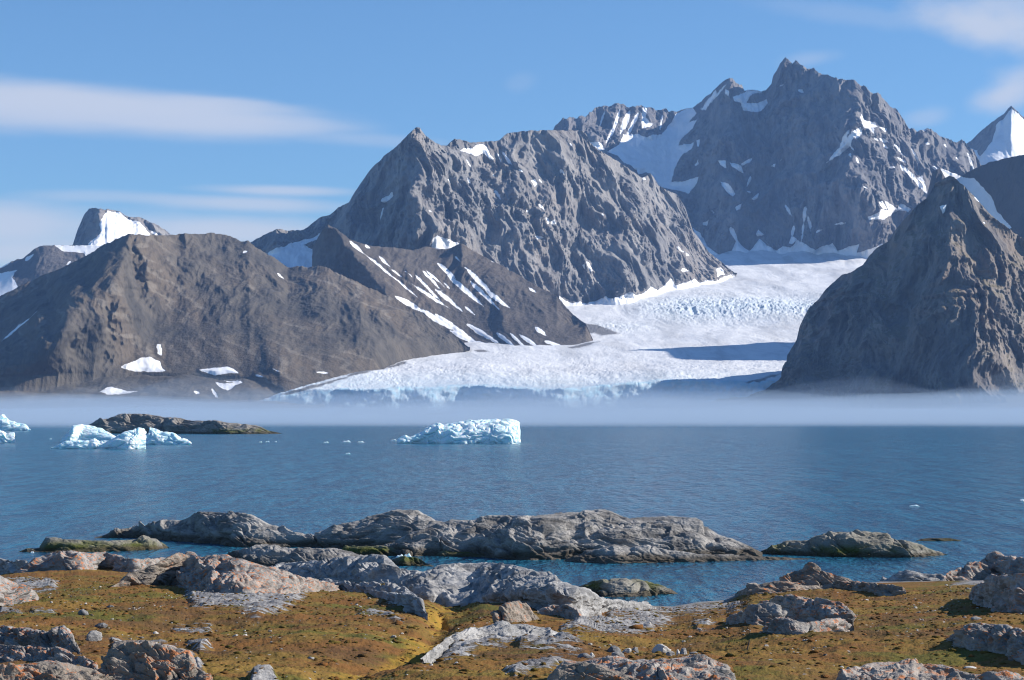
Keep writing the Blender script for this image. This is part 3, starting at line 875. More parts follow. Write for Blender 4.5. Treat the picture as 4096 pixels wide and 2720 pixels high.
col = mixc(n, smooth(n, b, .44, .30, 0, .7), col, (.23, .115, .04))
ga = n('ShaderNodeAttribute', attribute_name='gold').outputs['Fac']
gk = m('ADD', ga, m('MULTIPLY', m('SUBTRACT', a, .5), 120.0))
col = mixc(n, smooth(n, gk, -12, 14, 0, .85), col, mixc(n, smooth(n, b, .4, .65), (.34, .19, .035), (.22, .16, .028)))
col = mixc(n, smooth(n, c, .60, .78, 0, .8), col, (.022, .016, .006))
# bare patches of gravel and slab
ra = n('ShaderNodeAttribute', attribute_name='rock').outputs['Fac']
rk = m('ADD', ra, m('MULTIPLY', m('SUBTRACT', noise_tex(n, scaled(n, p, (.5, 1, 1)), 1.6, 7, .68), .5), 130.0))
rf = smooth(n, rk, -6, 6)
rv = noise_tex(n, scaled(n, p, (.4, .8, 1)), 2.2, 6, .65)
rc = mixc(n, smooth(n, rv, .35, .65), (.17, .165, .17), (.36, .355, .35))
rc = mixc(n, smooth(n, c, .52, .7, 0, .7), rc, (.06, .055, .05))
col = mixc(n, rf, col, rc)
peb = n('ShaderNodeTexVoronoi', {'Vector': scaled(n, p, (.8, .8, 1)), 'Scale': 3.2, 'Randomness': 1.0}).outputs[0]
pm = m('MULTIPLY', smooth(n, peb, .15, .09), smooth(n, noise_tex(n, p, .5, 4, .6), .5, .62))
col = mixc(n, pm, col, (.42, .40, .38))
hgt = m('ADD', m('MULTIPLY', b, .10), m('ADD', m('MULTIPLY', c, .04), m('MULTIPLY', rv, m('MULTIPLY', rf, .15))))
bp = n('ShaderNodeBump', {'Height': hgt, 'Strength': 1.0, 'Distance': 1.0})
finish(n, col, .95, bp.outputs[0], **{'Specular IOR Level': .1})
M_MOSS = mm

xs = np.concatenate([np.arange(-4500, -900, 24.0), np.arange(-900, 5000, 2.9), np.arange(5000, 9000, 24.0)])
nr = 420
t = np.linspace(0, 1, nr)[:, None] ** 1.0
vs = pl(SHORE, xs)
vx = np.broadcast_to(xs, (nr, xs.size))
vy = 2860 + (vs - 2860) * t
Y = yground(vx, vy)
P = at(vx, vy, Y)
X, Yw = P[..., 0], P[..., 1]
rock_p = [[(2245, 2525), (2275, 2505), (2353, 2475), (2471, 2470), (2589, 2446), (2653, 2466), (2702, 2485), (2614, 2515), (2609, 2535), (2442, 2545), (2344, 2535)],
          [(2420, 2440), (2620, 2428), (2780, 2415), (2900, 2405), (2985, 2415), (2940, 2440), (2800, 2448), (2700, 2455), (2560, 2470), (2440, 2470)],
          [(735, 2360), (1000, 2380), (1240, 2370), (1180, 2420), (1090, 2465), (1031, 2478), (933, 2456), (835, 2450), (766, 2428)], [(700, 2490), (840, 2490), (850, 2505), (760, 2508)],
          [(0, 2330), (120, 2318), (230, 2330), (220, 2355), (130, 2360), (0, 2380)], [(130, 2442), (215, 2440), (210, 2452), (140, 2452)], [(0, 2436), (80, 2440), (75, 2452), (0, 2452)],
          [(1430, 2450), (1480, 2442), (1560, 2455), (1610, 2482), (1580, 2490), (1530, 2470), (1440, 2462)], [(755, 2560), (830, 2558), (850, 2578), (800, 2590)],
          [(1000, 2700), (1080, 2690), (1110, 2725), (1000, 2740)], [(2050, 2560), (2240, 2550), (2340, 2590), (2200, 2600), (2080, 2590)], [(1700, 2620), (1820, 2570), (2000, 2550), (2150, 2560), (1960, 2585), (1780, 2620)],
          [(2020, 2700), (2200, 2630), (2280, 2640), (2230, 2690), (2060, 2725)], [(2780, 2500), (2830, 2492), (2850, 2510), (2790, 2520)], [(3850, 2320), (3960, 2310), (3945, 2345), (3810, 2340)],
          [(450, 2560), (640, 2555), (780, 2610), (840, 2720), (700, 2740), (430, 2740)]]
gold_p = [[(1560, 2590), (1640, 2545), (1790, 2540), (1800, 2555), (1700, 2620), (1640, 2650), (1420, 2690), (1250, 2700), (1350, 2650), (1500, 2620)],
          [(1720, 2480), (1700, 2430), (1800, 2405), (1920, 2400), (1870, 2440), (1800, 2440), (1780, 2500), (1740, 2500)], [(880, 2250), (960, 2240), (975, 2260), (900, 2268)]]
rsd = poly_sd(vx, vy, rock_p)
gsd = poly_sd(vx, vy, gold_p)
und = fbm(V3(X / 7, Yw / 9, 0 * X), 4) * .28
hum = fbm(V3(X / .8, Yw / 1.2, 0 * X + 3), 5, .62) * .06
rk = np.clip((rsd + 10) / 25, 0, 1)
und = und + rk * (ridged(V3(X / 1.8, Yw / 1.2, 0 * X + 9), 4, .55) * .10 + .05)
# the little valley with the dark bank
dv_, _, _ = seg_dist(vx, vy, [(1830, 2420), (1770, 2470), (1740, 2520), (1700, 2580), (1500, 2650), (1300, 2710)])
und -= .35 * np.exp(-(dv_ / 70) ** 2)
db, _, _ = seg_dist(vx, vy, [(1765, 2455), (1800, 2485)])
und -= .35 * np.exp(-(db / 14) ** 2)
dp, _, _ = seg_dist(vx, vy, [(560, 2660), (640, 2690), (700, 2740)])
und -= .9 * np.exp(-(dp / 90) ** 2)
fadeS = np.clip((1 - t) * 12, 0, 1)
P[..., 2] += (und + hum) * fadeS
sk = []
for q in range(1, 7):
    r = P[-1].copy()
    r[:, 1] += .7 * q
    r[:, 2] -= .45 * q
    sk.append(r)
P = np.concatenate([P, np.array(sk)], 0)
padv = lambda v: np.concatenate([v, np.repeat(v[-1:], 6, 0)], 0)
GZ = (xs, vy, P[:nr, :, 2])
tag(grid_mesh('ground', P, M_MOSS, {'rock': padv(np.where(padv(vy)[:nr] < vs + 6, 12, rsd)), 'gold': padv(gsd)}),
    'brown and olive mossy tundra shore sloping to the water', 'ground', kind='structure')

# ------------------------------------------------------------------ rocks
def rock(name, label, top, base, mat, cat='rock', group=None, water=False, k=1.8, kb=1.4, seed=1, amp=1.0, dip=.12, bulges=(), aspect=4.0, step=None,
         sharp=1.0, sink=.35, Yfix=None, big=1.0, flat=.45):
    x0, x1 = top[0][0], top[-1][0]
    step = step or 2.0
    nc = max(24, int((x1 - x0) / step))
    xs = np.linspace(x0, x1, nc)
    vt, vb = pl(top, xs), pl(base, xs)
    vt = np.minimum(vt, vb - 1.0)
    nf = int(min(260, max(20, np.max(vb - vt) / 1.3)))
    yb = yw(vb) if water else yground(xs, vb)
    if Yfix:
        yb = Yfix + 0 * xs
    kw = np.ones(31) / 31
    yb = np.convolve(np.pad(yb, 15, mode='edge'), kw, mode='valid')
    h = (vb - vt) / F * yb
    hs = h.copy()
    for _ in range(6):                                # smooth the thickness along the rock
        hs = np.convolve(np.pad(hs, 8, mode='edge'), np.ones(17) / 17, mode='valid')
    hs = np.minimum(hs, np.maximum(h * 1.6, .05))
    yt = yb + k * hs
    th = np.linspace(0, 1, nf)[:, None]
    fz, fy = np.sin(th * math.pi / 2) ** .9, 1 - np.cos(th * math.pi / 2)
    fz, fy = fz * (1 - flat) + th * flat, fy * (1 - flat) + th * flat
    vx = np.broadcast_to(xs, (nf, nc))
    vy = vb + (vt - vb) * fz
    Y = yb + (yt - yb) * fy
    for s in bulges:
        d, sd, _ = seg_dist(vx, vy, extend(s[0]))
        w = np.where(sd < 0, s[1], s[2])
        q = np.clip(1 - d / w, 0, 1)
        Y = Y - s[3] * q * q * (3 - 2 * q)
    P = at(vx, vy, Y)
    sk = []
    for q in (2, 1):
        r = P[0].copy()
        r[:, 2] -= sink * q
        r[:, 1] -= .08 * q
        sk.append(r)
    bk = []
    nb = max(10, nf // 5)
    for q in range(1, nb + 1):
        r = P[-1].copy()
        s_ = q / nb
        r[:, 1] += kb * hs * math.sin(s_ * math.pi / 2)
        r[:, 0] *= r[:, 1] / P[-1][:, 1]
        r[:, 2] -= (h * 1.25 + sink + (0 if water else .06 * k * hs)) * (1 - math.cos(s_ * math.pi / 2))
        bk.append(r)
    P = np.concatenate([np.array(sk), P, np.array(bk)], 0)
    ym = float(np.mean(yb))
    s = ym / 1911.0                                   # metres per rendered pixel
    N = normals(P)
    for _ in range(2):
        N = (N + np.roll(N, 1, 0) + np.roll(N, -1, 0) + np.roll(N, 1, 1) + np.roll(N, -1, 1))
    N /= np.linalg.norm(N, axis=-1, keepdims=True) + 1e-9
    ca, sa = math.cos(dip), math.sin(dip)
    X, Yw_, Z = P[..., 0], P[..., 1], P[..., 2]
    A, B = X * ca - Z * sa, X * sa + Z * ca
    so = seed * 13.7
    L = 26 * s * big
    wp = fbm(V3(X, Yw_, Z) / (L * 1.5) + so, 2) * L * .35
    g = fbm(V3((A + wp) / (L * 2.2), Yw_ / (L * 1.6), (B + wp) / (L * .9)) + so, 3, .55)
    c1 = np.abs(perlin(V3((A + wp) / (L * aspect * .55), Yw_ / (L * 1.5), (B + wp * .6) / (L * .5)) + so + 7))
    c2 = np.abs(perlin(V3((A + wp) / (L * aspect * .22), Yw_ / (L * .6), (B + wp * .4) / (L * .2)) + so + 3))
    crack = np.clip(1 - c1 / .16, 0, 1) ** 1.5 * 1.0 + np.clip(1 - c2 / .2, 0, 1) ** 1.5 * .42
    def steps(lb, o_):
        b = (B + wp * .8 + .12 * A) / lb + 1.5 * fbm(V3(A / (L * 5), Yw_ / (L * 3), B / (L * 3)) + so + o_, 2)
        q = b - np.floor(b)
        return np.where(q < .8, q / .8, (1 - q) / .2)
    msk = np.clip(.6 + 1.6 * perlin(V3(A / (L * 1.6), Yw_ / (L * 1.3), B / (L * .8)) + so + 21), 0, 1.3)
    ledge = (steps(L * .62, 0) * 2.6 + steps(L * .24, 9) * 1.1) * msk
    f = ridged(V3(A / (L * .42), Yw_ / (L * .3), B / (L * .14)) + so, 4, .6)
    hh = np.clip(np.concatenate([np.repeat(h[None], 2, 0), np.repeat(h[None], nf + nb, 0)], 0) / (10 * s), .12, 1)
    disp = amp * s * hh * (4.6 * g * big - 3.6 * crack * sharp + 1.5 * ledge * sharp + .75 * f * sharp)
    disp -= disp[2:-nb].mean()
    keep = np.ones(nf + nb + 2)
    keep[2:2 + nf] = 1 - .65 * np.clip((th[:, 0] - .8) / .2, 0, 1)
    keep[2 + nf:] = .35
    P = P + N * (disp * keep[:, None])[..., None]
    o = grid_mesh(name, P, mat, {'h': 0.0})
    tag(o, label, cat, group)
    return o


SK = 'bare grey skerries off the shore'
rock('skerry', 'low whaleback rock islet behind the left icebergs',
     [(350, 1700), (361, 1694), (376, 1689), (437, 1676), (483, 1660), (539, 1655), (585, 1658), (651, 1669), (722, 1674), (783, 1679), (864, 1687), (940, 1697), (1017, 1706), (1067, 1719), (1135, 1734)],
     [(350, 1733), (600, 1734), (900, 1736), (1135, 1735)], M_FARSK, 'rock islet', SK, water=True, k=1.5, kb=1.5, seed=1, amp=.8, aspect=2.5, step=1.6)
rock('skerry', 'long dark grey rock island left of the pale dome, tapering to the left',
     [(378, 2149), (422, 2139), (471, 2119), (540, 2110), (584, 2107), (619, 2095), (678, 2079), (717, 2077), (761, 2063), (805, 2047), (859, 2046), (909, 2046), (923, 2038), (963, 2046), (1031, 2075), (1098, 2102), (1147, 2119), (1216, 2136), (1275, 2134), (1324, 2134), (1354, 2146), (1372, 2165)],
     [(378, 2152), (540, 2151), (638, 2161), (786, 2170), (909, 2178), (1012, 2187), (1372, 2190)], M_SKERRY, 'rock islet', SK, water=True, seed=2, dip=.25, k=1.7,
     bulges=[([(920, 2040), (900, 2110), (930, 2180)], 60, 220, 1.6)])
rock('skerry', 'pale rounded rock dome left of the broad island\'s crest',
     [(1270, 2140), (1285, 2127), (1319, 2110), (1373, 2090), (1437, 2080), (1471, 2065), (1520, 2053), (1570, 2041), (1638, 2037), (1673, 2038), (1697, 2056), (1737, 2080), (1766, 2097), (1796, 2110), (1850, 2130), (1900, 2160)],
     [(1270, 2190), (1400, 2196), (1600, 2200), (1900, 2205)], M_SKERRY, 'rock islet', SK, water=True, seed=3, dip=-.05, k=1.5, amp=.8)
rock('skerry', 'broad grey layered rock island across the middle of the bay',
     [(1530, 2190), (1580, 2165), (1650, 2130), (1700, 2118), (1756, 2092), (1796, 2079), (1835, 2077), (1909, 2075), (1928, 2062), (1982, 2059), (2046, 2066), (2079, 2064), (2187, 2060), (2246, 2053), (2314, 2051), (2339, 2041), (2393, 2039), (2442, 2043), (2491, 2063), (2565, 2070), (2624, 2068), (2687, 2067), (2737, 2073), (2796, 2090), (2835, 2117), (2884, 2137), (2933, 2156), (2982, 2178), (3021, 2196), (3050, 2210)],
     [(1530, 2222), (1687, 2224), (1982, 2228), (2147, 2235), (2500, 2238), (2786, 2236), (3050, 2228)], M_SKERRY, 'rock islet', SK, water=True, seed=4, dip=.16, k=2.1, amp=1.1,
     bulges=[([(2090, 2100), (2060, 2150), (2030, 2220)], 110, 260, 2.6), ([(1650, 2130), (1640, 2200)], 60, 120, 1.2)])
rock('skerry', 'low flat ledge in front of the broad island',
     [(2255, 2240), (2265, 2235), (2344, 2200), (2417, 2186), (2457, 2178), (2491, 2186), (2521, 2191), (2540, 2188), (2589, 2193), (2687, 2205), (2786, 2218), (2933, 2220), (3100, 2227), (3265, 2233)],
     [(2255, 2246), (2393, 2253), (2491, 2255), (2638, 2251), (2786, 2248), (2933, 2243), (3100, 2241), (3265, 2236)], M_SKERRY, 'rock islet', SK, water=True, seed=5, k=1.6, dip=.12)
rock('skerry', 'low brown ledge in the water at the foot of the pale dome',
     [(1330, 2215), (1380, 2190), (1460, 2185), (1520, 2182), (1580, 2190), (1640, 2200), (1740, 2200), (1860, 2206), (1930, 2215), (1960, 2224)],
     [(1330, 2222), (1500, 2222), (1687, 2224), (1960, 2230)], M_SKERRY_G, 'rock islet', SK, water=True, seed=25, k=1.6, dip=.05)
rock('skerry', 'double humped grey brown skerry on the right of the bay',
     [(3030, 2208), (3098, 2181), (3147, 2166), (3196, 2164), (3236, 2164), (3255, 2146), (3295, 2134), (3363, 2126), (3403, 2131), (3452, 2124), (3491, 2127), (3530, 2134), (3555, 2146), (3570, 2161), (3628, 2166), (3687, 2178), (3737, 2196), (3790, 2216)],
     [(3030, 2216), (3147, 2220), (3260, 2226), (3417, 2230), (3638, 2230), (3737, 2226), (3790, 2220)], M_SKERRY_G, 'rock islet', SK, water=True, seed=6, k=1.7, dip=.14)
rock('skerry', 'thin weedy reef barely above the water at the right',
     [(3665, 2162), (3690, 2154), (3740, 2152), (3805, 2153), (3845, 2162)], [(3665, 2164), (3845, 2164)], M_SKERRY_G, 'rock islet', SK, water=True, seed=7, k=2)
rock('skerry', 'flat green algae covered islet at the left of the bay',
     [(70, 2206), (108, 2193), (157, 2191), (167, 2178), (216, 2159), (246, 2155), (314, 2154), (373, 2161), (442, 2161), (540, 2159), (619, 2159), (648, 2169), (680, 2190)],
     [(70, 2208), (123, 2209), (300, 2209), (491, 2206), (589, 2199), (680, 2193)], M_SKERRY_G, 'rock islet', SK, water=True, seed=8, k=2.2, dip=-.05)
rock('skerry', 'small domed islet in the near channel',
     [(2305, 2350), (2363, 2323), (2417, 2319), (2442, 2313), (2491, 2310), (2540, 2312), (2589, 2316), (2638, 2333), (2678, 2353), (2712, 2374)],
     [(2305, 2362), (2417, 2388), (2516, 2387), (2638, 2379), (2712, 2376)], M_SKERRY_G, 'rock islet', SK, water=True, seed=9, k=1.7, dip=.15)
rock('skerry', 'little round rock in the channel beside the white ice chunk',
     [(1560, 2240), (1609, 2230), (1658, 2227), (1687, 2235), (1707, 2250), (1736, 2264)], [(1560, 2256), (1614, 2262), (1736, 2267)], M_SKERRY_G, 'rock islet', SK, water=True, seed=10, k=1.6)
RK = 'rock outcrops along the mossy shore'
rock('rock_outcrop', 'dark striped ledge at the water edge left of centre',
     [(900, 2235), (918, 2218), (977, 2191), (1031, 2185), (1100, 2181), (1123, 2191), (1196, 2191), (1275, 2196), (1363, 2198), (1408, 2208), (1452, 2223), (1490, 2245)],
     [(900, 2250), (1000, 2270), (1200, 2275), (1490, 2275)], M_SKERRY, 'rock', RK, water=True, seed=11, k=2.0, dip=.22)
rock('rock_outcrop', 'grey hump with a steep right end behind the small channel rock',
     [(1080, 2270), (1098, 2257), (1196, 2245), (1295, 2240), (1344, 2230), (1422, 2232), (1452, 2225), (1491, 2218), (1535, 2219), (1560, 2240), (1579, 2254), (1604, 2274), (1700, 2290), (1780, 2320)],
     [(1080, 2300), (1300, 2320), (1491, 2335), (1700, 2340), (1780, 2345)], M_ROCK, 'rock', RK, seed=12, k=4, flat=.55, dip=.2, sharp=.8)
rock('rock_outcrop', 'large pale grey slab sloping into the channel at centre',
     [(1560, 2345), (1624, 2316), (1697, 2289), (1756, 2264), (1786, 2257), (1835, 2257), (1909, 2254), (1958, 2250), (2007, 2251), (2074, 2264), (2147, 2284), (2177, 2291), (2196, 2289), (2221, 2301), (2231, 2318), (2255, 2331), (2304, 2345), (2354, 2358), (2393, 2382), (2422, 2397), (2540, 2407), (2589, 2412), (2640, 2436)],
     [(1560, 2360), (1786, 2400), (1913, 2398), (2050, 2420), (2250, 2450), (2442, 2455), (2640, 2440)], M_ROCK, 'rock', RK, seed=13, k=4.5, flat=.6, dip=.3, amp=.95, sharp=.75,
     bulges=[([(1913, 2400), (2021, 2365), (2123, 2345), (2250, 2360)], 70, 60, 2.5)])
rock('rock_outcrop', 'pale ledge strip running below the grey hump left of centre',
     [(1220, 2335), (1300, 2318), (1440, 2330), (1540, 2336), (1620, 2352), (1680, 2384)], [(1220, 2345), (1440, 2362), (1600, 2385), (1680, 2388)], M_ROCK, 'rock', RK, seed=26, k=3.2, dip=.3)
rock('rock_outcrop', 'humped mossy slab with a blunt end above the golden hollow',
     [(1455, 2362), (1471, 2358), (1540, 2367), (1609, 2377), (1648, 2378), (1680, 2394), (1697, 2420), (1708, 2448)], [(1455, 2367), (1540, 2394), (1609, 2428), (1660, 2446), (1708, 2453)], M_ROCK, 'rock', RK, seed=14, k=2.4, dip=.3)
rock('boulder', 'cream and brown ribbed boulder on the moss at centre',
     [(1970, 2490), (1977, 2462), (1982, 2440), (2010, 2421), (2034, 2409), (2079, 2404), (2103, 2409), (2123, 2436), (2147, 2461), (2165, 2486)], [(1970, 2494), (2000, 2498), (2098, 2494), (2165, 2490)], M_BROWN, 'boulder', 'boulders on the moss', seed=15, k=1.0, kb=1.0, dip=1.1, amp=1.2)
rock('rock_outcrop', 'reddish low ridge just right of the ribbed boulder',
     [(2150, 2440), (2200, 2422), (2265, 2420), (2310, 2440), (2335, 2466)], [(2150, 2448), (2240, 2452), (2335, 2470)], M_LICHEN2, 'rock', RK, seed=27, k=1.5, dip=.5)
rock('rock_outcrop', 'long grey slab rising from the golden grass beneath the ribbed boulder',
     [(1687, 2628), (1737, 2588), (1805, 2539), (1864, 2520), (1933, 2505), (1972, 2495), (2100, 2495), (2160, 2510), (2236, 2530), (2260, 2548)],
     [(1687, 2632), (1800, 2585), (1933, 2560), (2100, 2556), (2260, 2552)], M_ROCK, 'rock', RK, seed=16, k=3.2, flat=.6, dip=-.15)
rock('rock_outcrop', 'pointed brown rock on the right shore beside the channel',
     [(3115, 2332), (3133, 2304), (3152, 2289), (3206, 2274), (3236, 2250), (3250, 2250), (3270, 2269), (3280, 2284), (3344, 2294), (3393, 2313), (3425, 2332)], [(3115, 2340), (3425, 2340)], M_BROWN, 'rock', RK, seed=17, k=1.2, kb=1.0, dip=.5, amp=1.1, Yfix=112)
rock('rock_outcrop', 'dark broken ledge below the pointed brown rock',
     [(2940, 2375), (3000, 2343), (3098, 2328), (3157, 2326), (3196, 2340), (3304, 2338), (3417, 2330), (3540, 2335), (3609, 2343), (3625, 2356)], [(2940, 2382), (3196, 2369), (3344, 2366), (3466, 2379), (3625, 2384)], M_BROWN, 'rock', RK, seed=18, k=1.5, dip=.15, amp=1.2)
rock('rock_outcrop', 'pale low rock at the water edge near the right',
     [(3515, 2323), (3530, 2306), (3550, 2313), (3589, 2294), (3628, 2289), (3687, 2294), (3766, 2294), (3800, 2310)], [(3515, 2326), (3727, 2324), (3800, 2322)], M_ROCK, 'rock', RK, seed=19, k=1.5, dip=-.2)
rock('rock_outcrop', 'high craggy brown rock at the right edge above the water',
     [(3760, 2320), (3795, 2284), (3854, 2269), (3874, 2250), (3923, 2245), (3953, 2223), (3982, 2215), (4021, 2227), (4061, 2227), (4096, 2230), (4300, 2270)], [(3760, 2326), (3977, 2318), (4300, 2330)], M_LICHEN, 'rock', RK, seed=20, k=1.2, dip=.7, amp=1.1)
rock('boulder', 'huge overhanging boulder casting a black shadow at the right edge',
     [(3884, 2380), (3890, 2350), (3899, 2343), (3943, 2328), (3967, 2304), (4011, 2301), (4061, 2296), (4096, 2294), (4200, 2310), (4260, 2440)], [(3884, 2394), (3910, 2420), (3933, 2434), (3982, 2450), (4051, 2468), (4260, 2470)], M_LICHEN, 'boulder', 'boulders on the moss', seed=21, k=.8, kb=1.0, dip=.6, amp=1.0, big=1.3)
rock('rock_outcrop', 'rounded orange lichen outcrop by the lower right edge',
     [(3785, 2575), (3795, 2554), (3835, 2520), (3884, 2495), (3962, 2493), (4031, 2505), (4096, 2524), (4300, 2600)], [(3785, 2580), (3835, 2615), (3908, 2618), (3982, 2622), (4096, 2650), (4300, 2680)], M_LICHEN2, 'rock', RK, seed=23, k=2, dip=.25, amp=1.25)
rock('rock_outcrop', 'orange speckled rock cut by the bottom edge at lower right',
     [(3335, 2730), (3393, 2682), (3466, 2657), (3540, 2652), (3589, 2650), (3648, 2650), (3707, 2657), (3786, 2669), (3845, 2682), (3884, 2696), (3933, 2707), (4096, 2709), (4300, 2740)], [(3335, 2790), (4300, 2800)], M_LICHEN2, 'rock', RK, seed=24, k=3, dip=.15, amp=1.2)
rock('rock_outcrop', 'big orange lichen slab at the bottom edge right of centre',
     [(2190, 2725), (2206, 2700), (2236, 2667), (2255, 2647), (2295, 2642), (2344, 2633), (2442, 2628), (2540, 2637), (2638, 2633), (2737, 2623), (2810, 2625), (2854, 2642), (2904, 2652), (2918, 2677), (2930, 2725)], [(2190, 2780), (2930, 2790)], M_LICHEN2, 'rock', RK, seed=28, k=3.5, dip=.1, amp=1.3)
rock('rock_outcrop', 'low ragged ridge of pink grey rock along the left shore',
     [(50, 2290), (59, 2279), (108, 2254), (142, 2230), (221, 2210), (295, 2203), (363, 2213), (388, 2215), (467, 2223), (530, 2235), (609, 2235), (680, 2240)], [(50, 2296), (196, 2286), (314, 2282), (417, 2274), (540, 2290), (680, 2275)], M_LICHEN, 'rock', RK, seed=30, k=2.0, dip=.15, amp=1.1,
     bulges=[([(380, 2215), (350, 2275)], 60, 120, 1.5)])
rock('rock_outcrop', 'smooth grey rock at the left edge by the water',
     [(-250, 2240), (0, 2240), (49, 2241), (103, 2247), (130, 2270)], [(-250, 2300), (130, 2290)], M_ROCK, 'rock', RK, seed=31, k=1.8)
rock('rock_outcrop', 'broken grey rock at the left edge amid the moss',
     [(-250, 2300), (0, 2301), (29, 2313), (80, 2335), (138, 2363), (158, 2390)], [(-250, 2440), (0, 2432), (98, 2412), (158, 2396)], M_LICHEN, 'rock', RK, seed=32, k=1.5, dip=.35, amp=1.2)
rock('rock_outcrop', 'shadowy rock bank in the hollow at lower left',
     [(405, 2700), (422, 2640), (452, 2575), (540, 2558), (638, 2572), (697, 2590), (756, 2615), (790, 2667), (845, 2725)], [(405, 2780), (845, 2790)], M_BROWN, 'rock', RK, seed=34, k=1.5, flat=.6, dip=.2, amp=1.5)

rock('rock_outcrop', 'grey left lump of the outcrop group in the right hand moss',
     [(2905, 2474), (2982, 2441), (3031, 2417), (3080, 2420), (3110, 2432), (3130, 2458), (3137, 2484)], [(2905, 2490), (3000, 2502), (3137, 2496)], M_LICHEN, 'rock', RK, seed=22, k=1.6, dip=.4, amp=1.25)
rock('rock_outcrop', 'orange topped upper slab of the outcrop group in the right hand moss',
     [(3040, 2432), (3088, 2387), (3108, 2385), (3187, 2387), (3245, 2394), (3314, 2407), (3368, 2414), (3395, 2432), (3408, 2466), (3414, 2490)], [(3040, 2458), (3110, 2474), (3200, 2494), (3300, 2502), (3414, 2502)], M_LICHEN2, 'rock', RK, seed=35, k=2.2, dip=.3, amp=1.25)
rock('rock_outcrop', 'striped lower lump of the outcrop group in the right hand moss',
     [(3035, 2532), (3070, 2505), (3110, 2485), (3150, 2478), (3230, 2488), (3300, 2478), (3380, 2480), (3397, 2500), (3390, 2534)], [(3035, 2542), (3123, 2560), (3196, 2562), (3265, 2557), (3334, 2549), (3390, 2540)], M_LICHEN, 'rock', RK, seed=36, k=1.4, dip=.2, amp=1.35)
rock('rock_outcrop', 'dark shaded left face of the rock knoll in the left foreground',
     [(445, 2345), (491, 2323), (540, 2289), (614, 2254), (663, 2232), (707, 2219), (760, 2224), (800, 2252), (830, 2290), (850, 2335)], [(445, 2356), (614, 2349), (720, 2346), (850, 2342)], M_BROWN, 'rock', RK, seed=37, k=1.0, flat=.6, dip=.1, amp=1.1,
     bulges=[([(800, 2215), (850, 2350)], 340, 60, 6)])
rock('rock_outcrop', 'pale slab of the left knoll with a bright orange crest',
     [(640, 2262), (707, 2221), (766, 2217), (835, 2225), (909, 2223), (967, 2235), (1031, 2254), (1147, 2289), (1216, 2309), (1344, 2338), (1440, 2342)], [(640, 2345), (735, 2372), (835, 2395), (960, 2408), (1080, 2404), (1172, 2394), (1246, 2380), (1295, 2370), (1373, 2356), (1440, 2346)], M_LICHEN2, 'rock', RK, seed=29, k=4.6, flat=.7, dip=.2, amp=1.2)
rock('rock_outcrop', 'pale topped upper ledge in the bottom left corner',
     [(-250, 2505), (0, 2512), (98, 2516), (196, 2528), (231, 2506), (250, 2503), (275, 2530), (304, 2584), (335, 2618)], [(-250, 2578), (0, 2572), (200, 2600), (335, 2626)], M_LICHEN, 'rock', RK, seed=33, k=2.4, flat=.6, dip=.3, amp=1.4)
rock('rock_outcrop', 'middle ledge with orange flecks in the bottom left corner',
     [(-250, 2590), (0, 2574), (100, 2584), (230, 2596), (334, 2626), (383, 2664), (405, 2694)], [(-250, 2665), (0, 2655), (200, 2675), (405, 2704)], M_LICHEN2, 'rock', RK, seed=38, k=2.2, flat=.6, dip=.3, amp=1.4)
rock('rock_outcrop', 'lowest dark ledge cut by the bottom left corner',
     [(-250, 2668), (0, 2662), (150, 2650), (240, 2646), (330, 2660), (383, 2676), (440, 2722)], [(-250, 2830), (250, 2830), (440, 2790)], M_BROWN, 'rock', RK, seed=39, k=1.6, flat=.6, dip=.3, amp=1.5)
rock('rock_outcrop', 'pale dome at the left end of the big orange slab',
     [(2190, 2728), (2236, 2674), (2262, 2656), (2330, 2652), (2400, 2670), (2480, 2692), (2570, 2726)], [(2190, 2790), (2570, 2792)], M_BROWN, 'rock', RK, seed=40, k=1.6, dip=-.1, amp=1.2)

# ------------------------------------------------------------------ ice
im, n, m = new_mat('iceberg_ice')
p = geo_pos(n)
a = noise_tex(n, p, .12, 4, .55)
b = noise_tex(n, scaled(n, p, (1, 1, 2)), .55, 5, .6)
hv = n('ShaderNodeAttribute', attribute_name='hollow').outputs['Fac']
col = mixc(n, smooth(n, a, .38, .62, 0, .5), (.80, .90, .93), (.50, .79, .88))
col = mixc(n, smooth(n, hv, .1, .8, 0, .85), col, (.20, .60, .76))  # cyan shading of the creases put into the base colour
bp = n('ShaderNodeBump', {'Height': m('MULTIPLY', b, .8), 'Strength': .7, 'Distance': 1.0})
bs = finish(n, col, .45, bp.outputs[0], **{'Specular IOR Level': .4, 'Subsurface Weight': .35, 'Subsurface Radius': (.25, .9, 1.2), 'Subsurface Scale': 1.0})
M_ICE = im


